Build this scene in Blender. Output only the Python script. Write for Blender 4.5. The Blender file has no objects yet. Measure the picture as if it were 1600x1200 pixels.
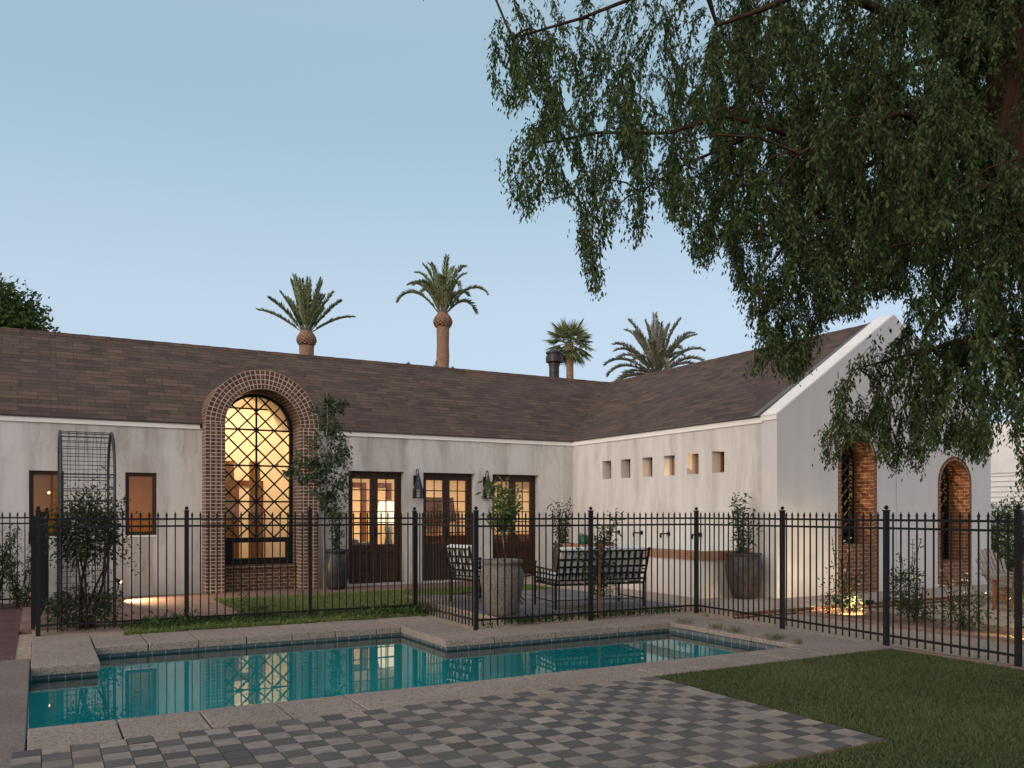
import bpy, math, random
import numpy as np
from mathutils import Vector, Matrix
from mathutils.geometry import tessellate_polygon

S = bpy.context.scene
COL = S.collection
R = math.radians
rnd = random.Random(7)
rng = np.random.default_rng(11)

# ---------------------------------------------------------------- camera
F = 1333.0; CH = 1.55; YAW = R(60.95)
CS, SN = math.cos(YAW), math.sin(YAW)
cam = bpy.data.cameras.new('camera')
cam.sensor_width = 36.0; cam.lens = F / 1600 * 36.0
cam.shift_y = 0.125
cam.clip_start = 0.05; cam.clip_end = 2000
camo = bpy.data.objects.new('camera', cam); COL.objects.link(camo)
camo.location = (0, 0, CH); camo.rotation_euler = (R(90), 0, YAW - R(90))
S.camera = camo

# ---------------------------------------------------------------- sky, sun, exposure
SUN_EL, SUN_AZ = R(7), math.atan2(-0.42, -0.91)     # afterglow low on the left, a little behind the camera
W = bpy.data.worlds.new('World'); S.world = W; W.use_nodes = True
nt = W.node_tree; nt.nodes.clear()
out = nt.nodes.new('ShaderNodeOutputWorld'); bg = nt.nodes.new('ShaderNodeBackground')
sky = nt.nodes.new('ShaderNodeTexSky'); sky.sky_type = 'NISHITA'; sky.sun_disc = False
sky.sun_elevation = SUN_EL; sky.sun_rotation = math.pi / 2 - SUN_AZ
sky.air_density = 1.0; sky.dust_density = 1.6; sky.ozone_density = 2.0
# dusk tint of the clear sky: blue overhead, pale mauve near the horizon
tc = nt.nodes.new('ShaderNodeTexCoord'); sx = nt.nodes.new('ShaderNodeSeparateXYZ')
ramp = nt.nodes.new('ShaderNodeValToRGB')
ramp.color_ramp.elements[0].position = 0.0; ramp.color_ramp.elements[0].color = (4.05, 4.8, 5.85, 1)
ramp.color_ramp.elements[1].position = 0.7; ramp.color_ramp.elements[1].color = (3.1, 3.7, 4.2, 1)
e = ramp.color_ramp.elements.new(0.22); e.color = (3.8, 4.65, 5.7, 1)
e = ramp.color_ramp.elements.new(0.42); e.color = (2.55, 3.75, 4.55, 1)
mx = nt.nodes.new('ShaderNodeMix'); mx.data_type = 'RGBA'; mx.inputs[0].default_value = 0.8
nt.links.new(tc.outputs['Generated'], sx.inputs[0]); nt.links.new(sx.outputs['Z'], ramp.inputs[0])
nt.links.new(sky.outputs[0], mx.inputs[6]); nt.links.new(ramp.outputs[0], mx.inputs[7])
# broad warm afterglow round the place where the sun went down
dt = nt.nodes.new('ShaderNodeVectorMath'); dt.operation = 'DOT_PRODUCT'
dt.inputs[1].default_value = (math.cos(SUN_AZ) * .98, math.sin(SUN_AZ) * .98, .2)
pw = nt.nodes.new('ShaderNodeMath'); pw.operation = 'MAXIMUM'; pw.inputs[1].default_value = 0
p2 = nt.nodes.new('ShaderNodeMath'); p2.operation = 'POWER'; p2.inputs[1].default_value = 2.0
gl = nt.nodes.new('ShaderNodeMix'); gl.data_type = 'RGBA'; gl.blend_type = 'ADD'; gl.inputs[7].default_value = (8.2, 5.9, 4.3, 1)
nt.links.new(tc.outputs['Generated'], dt.inputs[0]); nt.links.new(dt.outputs['Value'], pw.inputs[0]); nt.links.new(pw.outputs[0], p2.inputs[0])
nt.links.new(p2.outputs[0], gl.inputs[0]); nt.links.new(mx.outputs[2], gl.inputs[6])
nt.links.new(gl.outputs[2], bg.inputs[0]); bg.inputs[1].default_value = 0.1
nt.links.new(bg.outputs[0], out.inputs[0])
sun = bpy.data.lights.new('sun', 'SUN'); sun.energy = .75; sun.angle = R(40); sun.color = (1.0, 0.91, 0.84)
suno = bpy.data.objects.new('sun', sun); COL.objects.link(suno)
sd = Vector((math.cos(SUN_AZ), math.sin(SUN_AZ), 0)) * math.cos(R(16)) + Vector((0, 0, math.sin(R(16))))
suno.rotation_euler = (-sd).to_track_quat('-Z', 'Y').to_euler(); suno.location = (-30, -15, 20)
S.view_settings.view_transform = 'Standard'; S.view_settings.look = 'None'
S.view_settings.exposure = 0.72; S.view_settings.gamma = 1.0
S.cycles.max_bounces = 7; S.cycles.transparent_max_bounces = 24
S.cycles.diffuse_bounces = 3; S.cycles.glossy_bounces = 3; S.cycles.transmission_bounces = 4
S.cycles.sample_clamp_indirect = 4.0
S.cycles.caustics_reflective = False; S.cycles.caustics_refractive = False

# ---------------------------------------------------------------- helpers
ORG = {}
def empty(name, label, cat, loc=(0, 0, 0), rz=0, group=None, local=False, sc=1):
    o = bpy.data.objects.new(name, None); COL.objects.link(o)
    o.location = loc; o.rotation_euler = (0, 0, rz); o.scale = (sc,) * 3; o.empty_display_size = .2
    o['label'] = label; o['category'] = cat
    if group: o['group'] = group
    ORG[o] = Vector((0, 0, 0)) if local else Vector(loc)
    return o
def tag(o, label, cat, group=None):
    o['label'] = label; o['category'] = cat
    if group: o['group'] = group
    return o
def finish(me, name, mat, parent, kind=None, smooth=False):
    o = bpy.data.objects.new(name, me); COL.objects.link(o)
    for m in (mat if isinstance(mat, (list, tuple)) else [mat]): me.materials.append(m)
    if smooth: me.polygons.foreach_set('use_smooth', [True] * len(me.polygons))
    if parent is not None:
        o.parent = parent; ORG[o] = ORG[parent]
    else: ORG[o] = Vector((0, 0, 0))
    if kind: o['kind'] = kind
    return o
def copy_tree(o, parent=None):
    c = o.copy(); COL.objects.link(c); c.parent = parent
    if o in ORG: ORG[c] = ORG[o]
    for ch in list(o.children): copy_tree(ch, c)
    return c

class MB:
    def __init__(s): s.v = []; s.f = []; s.uv = []; s.mi = []; s.m = 0
    def face(s, pts, uv=None):
        n = len(s.v); s.v += [tuple(p) for p in pts]; s.f.append(list(range(n, n + len(pts))))
        if uv is None:
            a = Vector((0, 0, 0))
            P = [Vector(p) for p in pts]
            for i in range(len(P)):
                p, q = P[i], P[(i + 1) % len(P)]
                a += Vector(((p.y - q.y) * (p.z + q.z), (p.z - q.z) * (p.x + q.x), (p.x - q.x) * (p.y + q.y)))
            ax, ay, az = abs(a.x), abs(a.y), abs(a.z)
            if az >= ax and az >= ay: uv = [(p.x, p.y) for p in P]
            elif ay >= ax: uv = [(p.x, p.z) for p in P]
            else: uv = [(p.y, p.z) for p in P]
        s.uv.append(uv); s.mi.append(s.m)
    def box(s, x0, x1, y0, y1, z0, z1):
        a = [(x0, y0, z0), (x1, y0, z0), (x1, y1, z0), (x0, y1, z0), (x0, y0, z1), (x1, y0, z1), (x1, y1, z1), (x0, y1, z1)]
        for q in ((3, 2, 1, 0), (4, 5, 6, 7), (0, 1, 5, 4), (1, 2, 6, 5), (2, 3, 7, 6), (3, 0, 4, 7)): s.face([a[i] for i in q])
        return s
    def hexa(s, a):
        for q in ((3, 2, 1, 0), (4, 5, 6, 7), (0, 1, 5, 4), (1, 2, 6, 5), (2, 3, 7, 6), (3, 0, 4, 7)): s.face([a[i] for i in q])
        return s
    def bar(s, p0, p1, w, d, up=(0, 0, 1)):
        p0, p1 = Vector(p0), Vector(p1); t = (p1 - p0).normalized(); u = Vector(up)
        if abs(t.dot(u)) > .98: u = Vector((0, 1, 0))
        a = t.cross(u).normalized() * w / 2; b = a.cross(t).normalized() * d / 2
        s.hexa([p0 - a - b, p0 + a - b, p0 + a + b, p0 - a + b, p1 - a - b, p1 + a - b, p1 + a + b, p1 - a + b]); return s
    def tube(s, pts, r, n=6, cap=True):
        pts = [Vector(p) for p in pts]; k = len(pts)
        if not hasattr(r, '__len__'): r = [r] * k
        rings = []; u = None
        for i, p in enumerate(pts):
            t = (pts[min(i + 1, k - 1)] - pts[max(i - 1, 0)]).normalized()
            if u is None: u = t.orthogonal().normalized()
            u = (u - t * u.dot(t)).normalized(); w = t.cross(u)
            rings.append([p + (u * math.cos(2 * math.pi * j / n) + w * math.sin(2 * math.pi * j / n)) * r[i] for j in range(n)])
        L = 0
        for i in range(k - 1):
            L2 = L + (pts[i + 1] - pts[i]).length
            for j in range(n):
                c = 2 * math.pi * r[i] / n
                s.face([rings[i][j], rings[i][(j + 1) % n], rings[i + 1][(j + 1) % n], rings[i + 1][j]], [(j * c, L), (j * c + c, L), (j * c + c, L2), (j * c, L2)])
            L = L2
        if cap: s.face(rings[0][::-1]); s.face(rings[-1])
        return s
    def lathe(s, prof, c=(0, 0, 0), n=24):
        c = Vector(c)
        ring = lambda r, z: [c + Vector((r * math.cos(2 * math.pi * j / n), r * math.sin(2 * math.pi * j / n), z)) for j in range(n)]
        for (r0, z0), (r1, z1) in zip(prof[:-1], prof[1:]):
            A, B = ring(r0, z0), ring(r1, z1)
            for j in range(n):
                k = (j + 1) % n
                if r0 < 1e-6: s.face([c + Vector((0, 0, z0)), B[k], B[j]])
                elif r1 < 1e-6: s.face([A[j], A[k], c + Vector((0, 0, z1))])
                else: s.face([A[j], A[k], B[k], B[j]], [(j / n, z0), ((j + 1) / n, z0), ((j + 1) / n, z1), (j / n, z1)])
        return s
    def ball(s, c, r, n=10):
        pr = [(max(0, r * math.sin(math.pi * i / 6)), -r * math.cos(math.pi * i / 6)) for i in range(7)]; pr[0] = (0, -r); pr[-1] = (0, r)
        return s.lathe(pr, c, n)
    def plate(s, outer, holes, fn, d0, d1, cap0=True, cap1=True):
        # extruded flat polygon with holes; fn(a, b, d) -> 3d
        loops = [outer] + list(holes); flat = [p for l in loops for p in l]
        tris = tessellate_polygon([[Vector((a, b, 0)) for a, b in l] for l in loops])
        for t in tris:
            q = [flat[i] for i in t]
            if (q[1][0]-q[0][0])*(q[2][1]-q[0][1]) - (q[1][1]-q[0][1])*(q[2][0]-q[0][0]) < 0: q = q[::-1]
            if cap0: s.face([fn(a, b, d0) for a, b in q])
            if cap1: s.face([fn(a, b, d1) for a, b in q[::-1]])
        for l in loops:
            L = 0
            for i in range(len(l)):
                p, q = l[i], l[(i + 1) % len(l)]; ln = math.hypot(q[0] - p[0], q[1] - p[1])
                s.face([fn(*p, d0), fn(*p, d1), fn(*q, d1), fn(*q, d0)], [(L, 0), (L, abs(d1 - d0)), (L + ln, abs(d1 - d0)), (L + ln, 0)]); L += ln
        return s
    def build(s, name, mat, parent=None, kind=None, smooth=False, weld=False, bevel=0):
        og = ORG[parent] if parent is not None else Vector((0, 0, 0))
        me = bpy.data.meshes.new(name)
        me.from_pydata([(p[0] - og.x, p[1] - og.y, p[2] - og.z) for p in s.v], [], s.f)
        ul = me.uv_layers.new(name='UVMap')
        ul.data.foreach_set('uv', [c for f in s.uv for p in f for c in (p[0], p[1])])
        me.polygons.foreach_set('material_index', s.mi)
        if smooth or weld or bevel:
            import bmesh
            b = bmesh.new(); b.from_mesh(me); bmesh.ops.remove_doubles(b, verts=b.verts, dist=1e-5)
            bmesh.ops.recalc_face_normals(b, faces=b.faces)
            b.to_mesh(me); b.free()
        o = finish(me, name, mat, parent, kind, smooth)
        if bevel:
            m = o.modifiers.new('bevel', 'BEVEL'); m.width = bevel; m.segments = 2; m.limit_method = 'ANGLE'
        return o

def leaves(name, P, D, L, Wd, mat, parent=None, kind=None, fold=.25, flat=None, extra=None):
    """many leaf-shaped quads in one mesh"""
    P = np.asarray(P, float); D = np.asarray(D, float); n = len(P)
    D = D / (np.linalg.norm(D, axis=1, keepdims=True) + 1e-9)
    ref = rng.normal(size=(n, 3))
    if flat is not None: ref = ref * (1 - flat) + np.array([0, 0, 1.0]) * flat
    Sd = np.cross(D, ref); Sd /= np.linalg.norm(Sd, axis=1, keepdims=True) + 1e-9
    N = np.cross(Sd, D)
    L = np.broadcast_to(L, n)[:, None]; Wd = np.broadcast_to(Wd, n)[:, None]
    og = np.array(ORG[parent]) if parent is not None else np.zeros(3)
    P = P - og
    V = np.empty((n, 4, 3))
    V[:, 0] = P; V[:, 1] = P + D * L * .45 + Sd * Wd / 2 + N * Wd * fold
    V[:, 2] = P + D * L; V[:, 3] = P + D * L * .45 - Sd * Wd / 2 + N * Wd * fold
    V = V.reshape(-1, 3); nv = len(V); idx = np.arange(nv, dtype=np.int32); nf = n
    ls = np.arange(0, nv, 4, dtype=np.int32)
    ev = None
    me = bpy.data.meshes.new(name)
    if extra is not None and len(extra.f):
        ev = np.array(extra.v) - og
        ei = np.concatenate([np.array(f) for f in extra.f]).astype(np.int32) + nv
        cnt = np.array([len(f) for f in extra.f]); es = nv + np.concatenate([[0], np.cumsum(cnt)[:-1]])
        V = np.vstack([V, ev]); idx = np.concatenate([idx, ei]); ls = np.concatenate([ls, es]).astype(np.int32)
        nf += len(extra.f)
    me.vertices.add(len(V)); me.vertices.foreach_set('co', V.ravel().astype(np.float32))
    me.loops.add(len(idx)); me.loops.foreach_set('vertex_index', idx.astype(np.int32))
    me.polygons.add(nf); me.polygons.foreach_set('loop_start', ls)
    if extra is not None and len(extra.f):
        me.polygons.foreach_set('material_index', np.concatenate([np.zeros(n, np.int32), np.ones(len(extra.f), np.int32)]))
    me.update(calc_edges=True); me.validate()
    return finish(me, name, mat, parent, kind)

# ---------------------------------------------------------------- materials
class NT:
    def __init__(s, name):
        s.m = bpy.data.materials.new(name); s.m.use_nodes = True; s.t = s.m.node_tree; s.t.nodes.clear()
        s.o = s.t.nodes.new('ShaderNodeOutputMaterial')
    def n(s, typ, **kw):
        x = s.t.nodes.new('ShaderNode' + typ)
        for k, v in kw.items():
            if k.startswith('i_'):
                k = k[2:]; k = int(k) if k.isdigit() else k.replace('_', ' ')
                s.set(x.inputs[k], v)
            else: setattr(x, k, v)
        return x
    def set(s, inp, v):
        if isinstance(v, bpy.types.NodeSocket): s.t.links.new(v, inp)
        elif isinstance(v, tuple) and len(v) == 3 and inp.type == 'RGBA': inp.default_value = (*v, 1)
        else: inp.default_value = v
    def mix(s, f, a, b, mode='MIX'):
        x = s.n('Mix', data_type='RGBA', blend_type=mode); s.set(x.inputs[0], f); s.set(x.inputs[6], a); s.set(x.inputs[7], b); return x.outputs[2]
    def noise(s, vec, scale, detail=4, rough=.55):
        x = s.n('TexNoise', i_Scale=scale, i_Detail=detail, i_Roughness=rough); s.t.links.new(vec, x.inputs['Vector']); return x.outputs[0]
    def mapr(s, v, a, b, c=0., d=1.):
        x = s.n('MapRange'); s.set(x.inputs[0], v); x.inputs[1].default_value = a; x.inputs[2].default_value = b; x.inputs[3].default_value = c; x.inputs[4].default_value = d; return x.outputs[0]
    def obj(s, scale=(1, 1, 1)):
        t = s.n('TexCoord'); m = s.n('Mapping', i_Scale=scale); s.t.links.new(t.outputs['Object'], m.inputs[0]); return m.outputs[0]
    def uv(s, scale=(1, 1, 1), loc=(0, 0, 0)):
        t = s.n('TexCoord'); m = s.n('Mapping', i_Scale=scale, i_Location=loc); s.t.links.new(t.outputs['UV'], m.inputs[0]); return m.outputs[0]
    def bump(s, h, st=.3, dist=.01):
        x = s.n('Bump', i_Strength=st, i_Distance=dist); s.t.links.new(h, x.inputs['Height']); return x.outputs[0]
    def pbr(s, col, rough=.6, metal=0., nrm=None, spec=.3, **kw):
        p = s.n('BsdfPrincipled'); s.set(p.inputs['Base Color'], col); s.set(p.inputs['Roughness'], rough); p.inputs['Metallic'].default_value = metal
        p.inputs['Specular IOR Level'].default_value = spec
        if nrm is not None: s.t.links.new(nrm, p.inputs['Normal'])
        s.t.links.new(p.outputs[0], s.o.inputs[0]); return s.m
M = {}
def simple(name, col, rough=.6, metal=0., var=.25, scale=8., bump=.15):
    k = NT(name); v = k.obj(); a = k.noise(v, scale); b = k.noise(v, scale * 9, 3)
    c = k.mix(k.mapr(a, .3, .7), tuple(x * (1 - var) for x in col), tuple(min(1, x * (1 + var)) for x in col))
    M[name] = k.pbr(c, rough, metal, k.bump(b, bump, .004)); return M[name]

def plaster(name, base, stain, amount):
    k = NT(name); wv = k.n('TexNoise', i_Scale=.9, i_Detail=3); k.t.links.new(k.obj(), wv.inputs['Vector'])
    def warp(sc):
        a = k.n('VectorMath', operation='ADD'); k.t.links.new(k.obj(sc), a.inputs[0]); m_ = k.n('VectorMath', operation='SCALE'); m_.inputs['Scale'].default_value = 1.1
        k.t.links.new(wv.outputs['Color'], m_.inputs[0]); k.t.links.new(m_.outputs[0], a.inputs[1]); return a.outputs[0]
    s1 = k.noise(warp((2.5, 2.5, .22)), 1.0, 6, .66); s2 = k.noise(warp((6.5, 6.5, .7)), 1.0, 5, .65); cl = k.noise(k.obj(), .8, 4)
    fine = k.noise(k.obj(), 60, 4)
    st = k.n('Math', operation='MULTIPLY', i_0=k.mapr(s1, .42, .68), i_1=k.mapr(cl, .3, .62, .35, 1)).outputs[0]
    c = k.mix(k.mapr(st, 0, 1, 0, amount), base, stain)
    c = k.mix(k.mapr(s2, .55, .78, 0, amount * .45), c, tuple(x * .82 for x in stain))
    c = k.mix(k.mapr(s2, .25, .45, .35, 0), c, tuple(min(1, x * 1.12) for x in base))
    # grime close to the floor
    t = k.n('TexCoord'); z = k.n('SeparateXYZ'); k.t.links.new(t.outputs['Object'], z.inputs[0])
    low = k.mapr(z.outputs['Z'], 0, .45, .5, 0)
    lown = k.n('Math', operation='MULTIPLY', i_0=low, i_1=k.mapr(cl, .35, .7)).outputs[0]
    c = k.mix(lown, c, (.33, .26, .2))
    M[name] = k.pbr(c, .85, 0, k.bump(fine, .12, .006), spec=.2)
plaster('plaster', (.58, .555, .535), (.29, .255, .225), .95)
plaster('plaster_wing', (.62, .59, .57), (.38, .34, .305), .85)
plaster('plaster_gable', (.60, .58, .575), (.50, .48, .465), .4)
simple('trim', (.82, .79, .76), .6, 0, .05, 3)
def brick(name, w, h, off, c1, c2, mort, ms=.009, var=.4):
    k = NT(name); u = k.uv()
    b = k.n('TexBrick', offset=off, i_Color1=c1, i_Color2=c2, i_Mortar=mort, i_Scale=1.0, i_Mortar_Size=ms, i_Mortar_Smooth=.15, i_Bias=0.0, i_Brick_Width=w, i_Row_Height=h)
    k.t.links.new(u, b.inputs['Vector'])
    n1 = k.noise(k.obj(), 14, 5); c = k.mix(k.mapr(n1, .35, .7, 0, var), b.outputs['Color'], tuple(x * .45 for x in c1))
    n2 = k.noise(k.obj(), 90, 3)
    h_ = k.mix(.25, b.outputs['Fac'], n2)
    inv = k.n('Math', operation='SUBTRACT', i_0=1.0, i_1=h_).outputs[0]
    M[name] = k.pbr(c, .85, 0, k.bump(inv, .6, .008), spec=.2); return M[name]
BR1, BR2, MO = (.085, .036, .022), (.165, .070, .038), (.48, .42, .365)
brick('brick_header', .098, .0685, 0.0, BR1, BR2, MO, .0085)
brick('brick_ring', .082, .092, 0.0, BR1, BR2, MO, .0085)
brick('brick_run', .2, .0685, .5, BR1, BR2, (.36, .29, .23), .007)
brick('brick_gable', .2, .072, .5, (.15, .058, .026), (.23, .092, .044), (.36, .27, .2), .007)
brick('brick_paving', .2, .1, .5, (.20, .12, .10), (.28, .175, .15), (.17, .13, .115), .005)
brick('brick_path', .62, .2, .5, (.10, .05, .052), (.13, .067, .068), (.055, .033, .033), .004)
brick('brick_cap', .07, .5, 0, (.30, .15, .085), (.38, .2, .12), (.34, .25, .19), .006)
brick('brick_edging', .2, .3, 0, (.22, .13, .10), (.3, .19, .15), (.25, .2, .17), .008)
brick('tile_band', .15, .2, 0, (.10, .112, .12), (.135, .148, .155), (.38, .39, .38), .005, .3)
def shingle():
    k = NT('shingle'); u = k.uv()
    def br(w, seed, c1, c2):
        b = k.n('TexBrick', offset=.37, offset_frequency=3, i_Color1=c1, i_Color2=c2, i_Mortar=(.010, .007, .007), i_Scale=1.0, i_Mortar_Size=.010, i_Mortar_Smooth=.5, i_Brick_Width=w, i_Row_Height=.145)
        m = k.n('Mapping', i_Location=(seed, 0, 0)); k.t.links.new(u, m.inputs[0]); k.t.links.new(m.outputs[0], b.inputs['Vector']); return b
    a = br(.31, .0, (.042, .027, .025), (.172, .102, .066)); b = br(.47, .73, (.042, .028, .028), (.16, .097, .064))
    c = k.mix(.35, a.outputs[0], b.outputs[0])
    big = k.noise(k.uv((.55, .9, 1)), 1.0, 5); c = k.mix(k.mapr(big, .4, .66, 0, .5), c, (.075, .053, .052))
    gr = k.noise(k.obj(), 160, 2); c = k.mix(.22, c, k.mix(gr, (.01, .008, .008), (.17, .13, .11)))
    # saw-tooth course height so each row overlaps the next
    s_ = k.n('SeparateXYZ'); k.t.links.new(u, s_.inputs[0])
    fr = k.n('Math', operation='FRACT', i_0=k.n('Math', operation='DIVIDE', i_0=s_.outputs[1], i_1=.145).outputs[0]).outputs[0]
    h = k.n('Math', operation='SUBTRACT', i_0=1., i_1=fr).outputs[0]
    M['shingle'] = k.pbr(c, .9, 0, k.bump(h, .9, .03), spec=.2)
shingle()
simple('drip', (.13, .125, .13), .6, 0, .15, 4)
simple('black_metal', (.005, .005, .006), .6, .0, .3, 20, .05)
simple('grey_metal', (.045, .05, .056), .45, .6, .3, 20, .05)
simple('vent_metal', (.05, .042, .04), .5, .5, .4, 9, .1)
def wood(name, a, b, sc=(3, 30, 30)):
    k = NT(name); n1 = k.noise(k.obj(sc), 1.0, 6); M[name] = k.pbr(k.mix(k.mapr(n1, .3, .7), a, b), .45, 0, k.bump(n1, .15, .003)); return M[name]
wood('dark_wood', (.028, .012, .008), (.055, .024, .014), (30, 30, 2))
wood('room_wood', (.11, .04, .015), (.19, .075, .03), (30, 30, 2))
wood('grey_teak', (.22, .18, .15), (.34, .29, .25), (6, 40, 6))
wood('brown_teak', (.16, .07, .035), (.26, .12, .06), (6, 40, 6))
wood('stake_wood', (.24, .11, .055), (.34, .17, .09), (30, 30, 3))
def glass():
    k = NT('glass'); tr = k.n('BsdfTransparent', i_Color=(.93, .93, .92)); g = k.n('BsdfGlossy', i_Roughness=.0, i_Color=(.6, .6, .6)); f = k.n('Fresnel', i_IOR=1.5)
    x = k.n('MixShader'); k.t.links.new(f.outputs[0], x.inputs[0]); k.t.links.new(tr.outputs[0], x.inputs[1]); k.t.links.new(g.outputs[0], x.inputs[2]); k.t.links.new(x.outputs[0], k.o.inputs[0]); M['glass'] = k.m
glass()
def water():
    k = NT('water'); n1 = k.noise(k.obj((1, 1, 1)), 1.6, 3, .5); n2 = k.noise(k.obj(), 7, 2)
    nr = k.bump(k.mix(.12, n1, n2), .045, .010)
    tr = k.n('BsdfTransparent', i_Color=(.14, .9, .92)); g = k.n('BsdfGlossy', i_Roughness=.004, i_Color=(.95, 1, 1)); f = k.n('Fresnel', i_IOR=1.34)
    k.t.links.new(nr, g.inputs['Normal']); k.t.links.new(nr, f.inputs['Normal'])
    x = k.n('MixShader'); k.t.links.new(f.outputs[0], x.inputs[0]); k.t.links.new(tr.outputs[0], x.inputs[1]); k.t.links.new(g.outputs[0], x.inputs[2]); k.t.links.new(x.outputs[0], k.o.inputs[0]); M['water'] = k.m
water()
simple('pool_plaster', (.55, .93, .93), .8, 0, .15, 2, .05)
simple('room_wall', (.80, .74, .66), .8, 0, .03, 2, .03)
simple('room_amber', (.56, .34, .12), .8, 0, .08, 2, .03)
simple('room_white', (.80, .76, .70), .7, 0, .03, 2, .03)
simple('curtain', (.42, .28, .15), .9, 0, .2, 6)
simple('fabric_grey', (.33, .33, .36), .9, 0, .2, 6)
simple('cushion', (.66, .66, .655), .9, 0, .06, 12, .3)
simple('ceramic_blue', (.3, .38, .5), .3, 0, .5, 14)
simple('brass', (.5, .35, .15), .35, .9, .1)
def concrete(name, a, b, c, sc=110., big=1.1):
    k = NT(name); n1 = k.noise(k.obj(), big, 5, .6); v = k.n('TexVoronoi', i_Scale=sc); k.t.links.new(k.obj(), v.inputs['Vector'])
    n2 = k.noise(k.obj(), sc * 1.4, 3)
    col = k.mix(k.mapr(n1, .3, .7), a, b); col = k.mix(k.mapr(n2, .5, .72, 0, .75), col, c)
    s_ = k.n('SeparateXYZ'); k.t.links.new(v.outputs['Color'], s_.inputs[0])
    col = k.mix(k.mapr(s_.outputs[0], .5, 1, 0, .6), col, tuple(x * .35 for x in a))
    M[name] = k.pbr(col, .9, 0, k.bump(v.outputs['Distance'], .5, .004), spec=.2)
concrete('coping', (.215, .17, .145), (.30, .243, .21), (.50, .43, .37), 70)
concrete('deck', (.15, .118, .103), (.205, .165, .145), (.3, .25, .215), 90)
concrete('walkway', (.34, .265, .225), (.40, .32, .275), (.46, .38, .33), 60, .7)
concrete('gravel', (.27, .20, .15), (.40, .31, .24), (.56, .46, .37), 45)
concrete('soil', (.15, .085, .055), (.22, .13, .085), (.28, .17, .11), 35)
concrete('ground', (.16, .12, .09), (.2, .16, .12), (.26, .21, .16), 30)
concrete('stone_urn', (.15, .13, .115), (.22, .195, .172), (.30, .265, .235), 55, 3)
simple('pot_dark', (.028, .03, .036), .35, 0, .4, 10, .15)
simple('pot_brown', (.055, .045, .042), .5, 0, .5, 9, .25)
simple('slate', (.10, .10, .115), .6, 0, .5, 2.2, .4)
simple('green_plastic', (.01, .07, .05), .4, 0, .2, 6, .03)
simple('flower', (.8, .76, .7), .8, 0, .1, 30)
def paver():
    k = NT('paver'); a = k.n('VertexColor', layer_name='tile'); sm = k.noise(k.obj((3.5, 17, 1)), 1.8, 7, .72); sp = k.noise(k.obj(), 55, 4)
    big = k.noise(k.obj(), 1.3, 5, .6)
    c = k.mix(k.mapr(sm, .4, .66, 0, .62), a.outputs[0], (.088, .08, .078)); c = k.mix(k.mapr(sp, .55, .75, 0, .3), c, (.27, .24, .215))
    c = k.mix(k.mapr(big, .46, .68, 0, .6), c, (.155, .125, .108)); c = k.mix(k.mapr(k.noise(k.obj(), 7, 5), .6, .72, 0, .6), c, (.06, .05, .045))
    M['paver'] = k.pbr(c, .8, 0, k.bump(k.mix(.35, sm, sp), .8, .012), spec=.25)
paver()
def grass(name, a, b, c):
    k = NT(name); g = k.n('NewGeometry'); n1 = k.noise(k.obj(), .55, 4)
    col = k.mix(g.outputs['Random Per Island'], a, b); col = k.mix(k.mapr(n1, .42, .7, 0, .7), col, c)
    M[name] = k.pbr(col, .7, spec=.15)
grass('yard_lawn', (.085, .125, .032), (.15, .20, .06), (.19, .20, .085))
grass('lawn', (.042, .062, .022), (.082, .108, .045), (.115, .125, .06))
simple('lawn_soil', (.032, .042, .017), .95, 0, .4, 30, .5)
def leaf(name, a, b, tl=.35, rough=.5):
    k = NT(name); g = k.n('NewGeometry'); col = k.mix(g.outputs['Random Per Island'], a, b)
    p = k.n('BsdfPrincipled'); k.set(p.inputs['Base Color'], col); p.inputs['Roughness'].default_value = rough; p.inputs['Specular IOR Level'].default_value = .14
    t = k.n('BsdfTranslucent'); k.set(t.inputs['Color'], k.mix(.5, col, (.10, .13, .02)))
    x = k.n('MixShader'); x.inputs[0].default_value = tl
    k.t.links.new(p.outputs[0], x.inputs[1]); k.t.links.new(t.outputs[0], x.inputs[2]); k.t.links.new(x.outputs[0], k.o.inputs[0]); M[name] = k.m
leaf('elm_leaf', (.010, .021, .007), (.092, .128, .05), .25, .6)
leaf('shrub_leaf', (.022, .038, .018), (.07, .095, .042), .25)
leaf('light_leaf', (.06, .10, .03), (.17, .23, .085), .3)
leaf('gloss_leaf', (.03, .05, .027), (.10, .13, .075), .2, .35)
leaf('bg_leaf', (.04, .07, .022), (.13, .18, .055), .3)
leaf('palm_leaf', (.095, .125, .055), (.28, .31, .15), .15)
leaf('palm_pale', (.14, .14, .10), (.27, .26, .19), .15)
leaf('weed_leaf', (.03, .06, .018), (.085, .13, .045), .3)
leaf('dry_leaf', (.10, .10, .06), (.19, .18, .12), .2)
def bark(name, a, b, sc=(6, 6, 1.5)):
    k = NT(name); n1 = k.noise(k.obj(sc), 2.2, 6, .65); M[name] = k.pbr(k.mix(k.mapr(n1, .35, .65), a, b), .9, 0, k.bump(n1, .8, .03), spec=.15)
bark('bark', (.018, .011, .008), (.078, .042, .028))
bark('bark_grey', (.12, .09, .07), (.24, .19, .15), (20, 20, 4))
bark('palm_bark', (.16, .09, .06), (.33, .2, .14), (3, 3, 9))
def emit(name, col, st):
    k = NT(name); x = k.n('Emission', i_Color=col, i_Strength=st); k.t.links.new(x.outputs[0], k.o.inputs[0]); M[name] = k.m
emit('lamp_glow', (1.0, .78, .50), 1.3)
emit('bulb', (1.0, .6, .25), 3.0)

def light(name, kind, loc, watts, col, size=.1, rot=None, spot=None):
    l = bpy.data.lights.new(name, kind); l.energy = watts; l.color = col
    if kind == 'AREA': l.size = size
    else: l.shadow_soft_size = size
    if spot: l.spot_size = spot; l.spot_blend = .6
    o = bpy.data.objects.new(name, l); COL.objects.link(o); o.location = loc
    if rot: o.rotation_euler = rot
    return o

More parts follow.
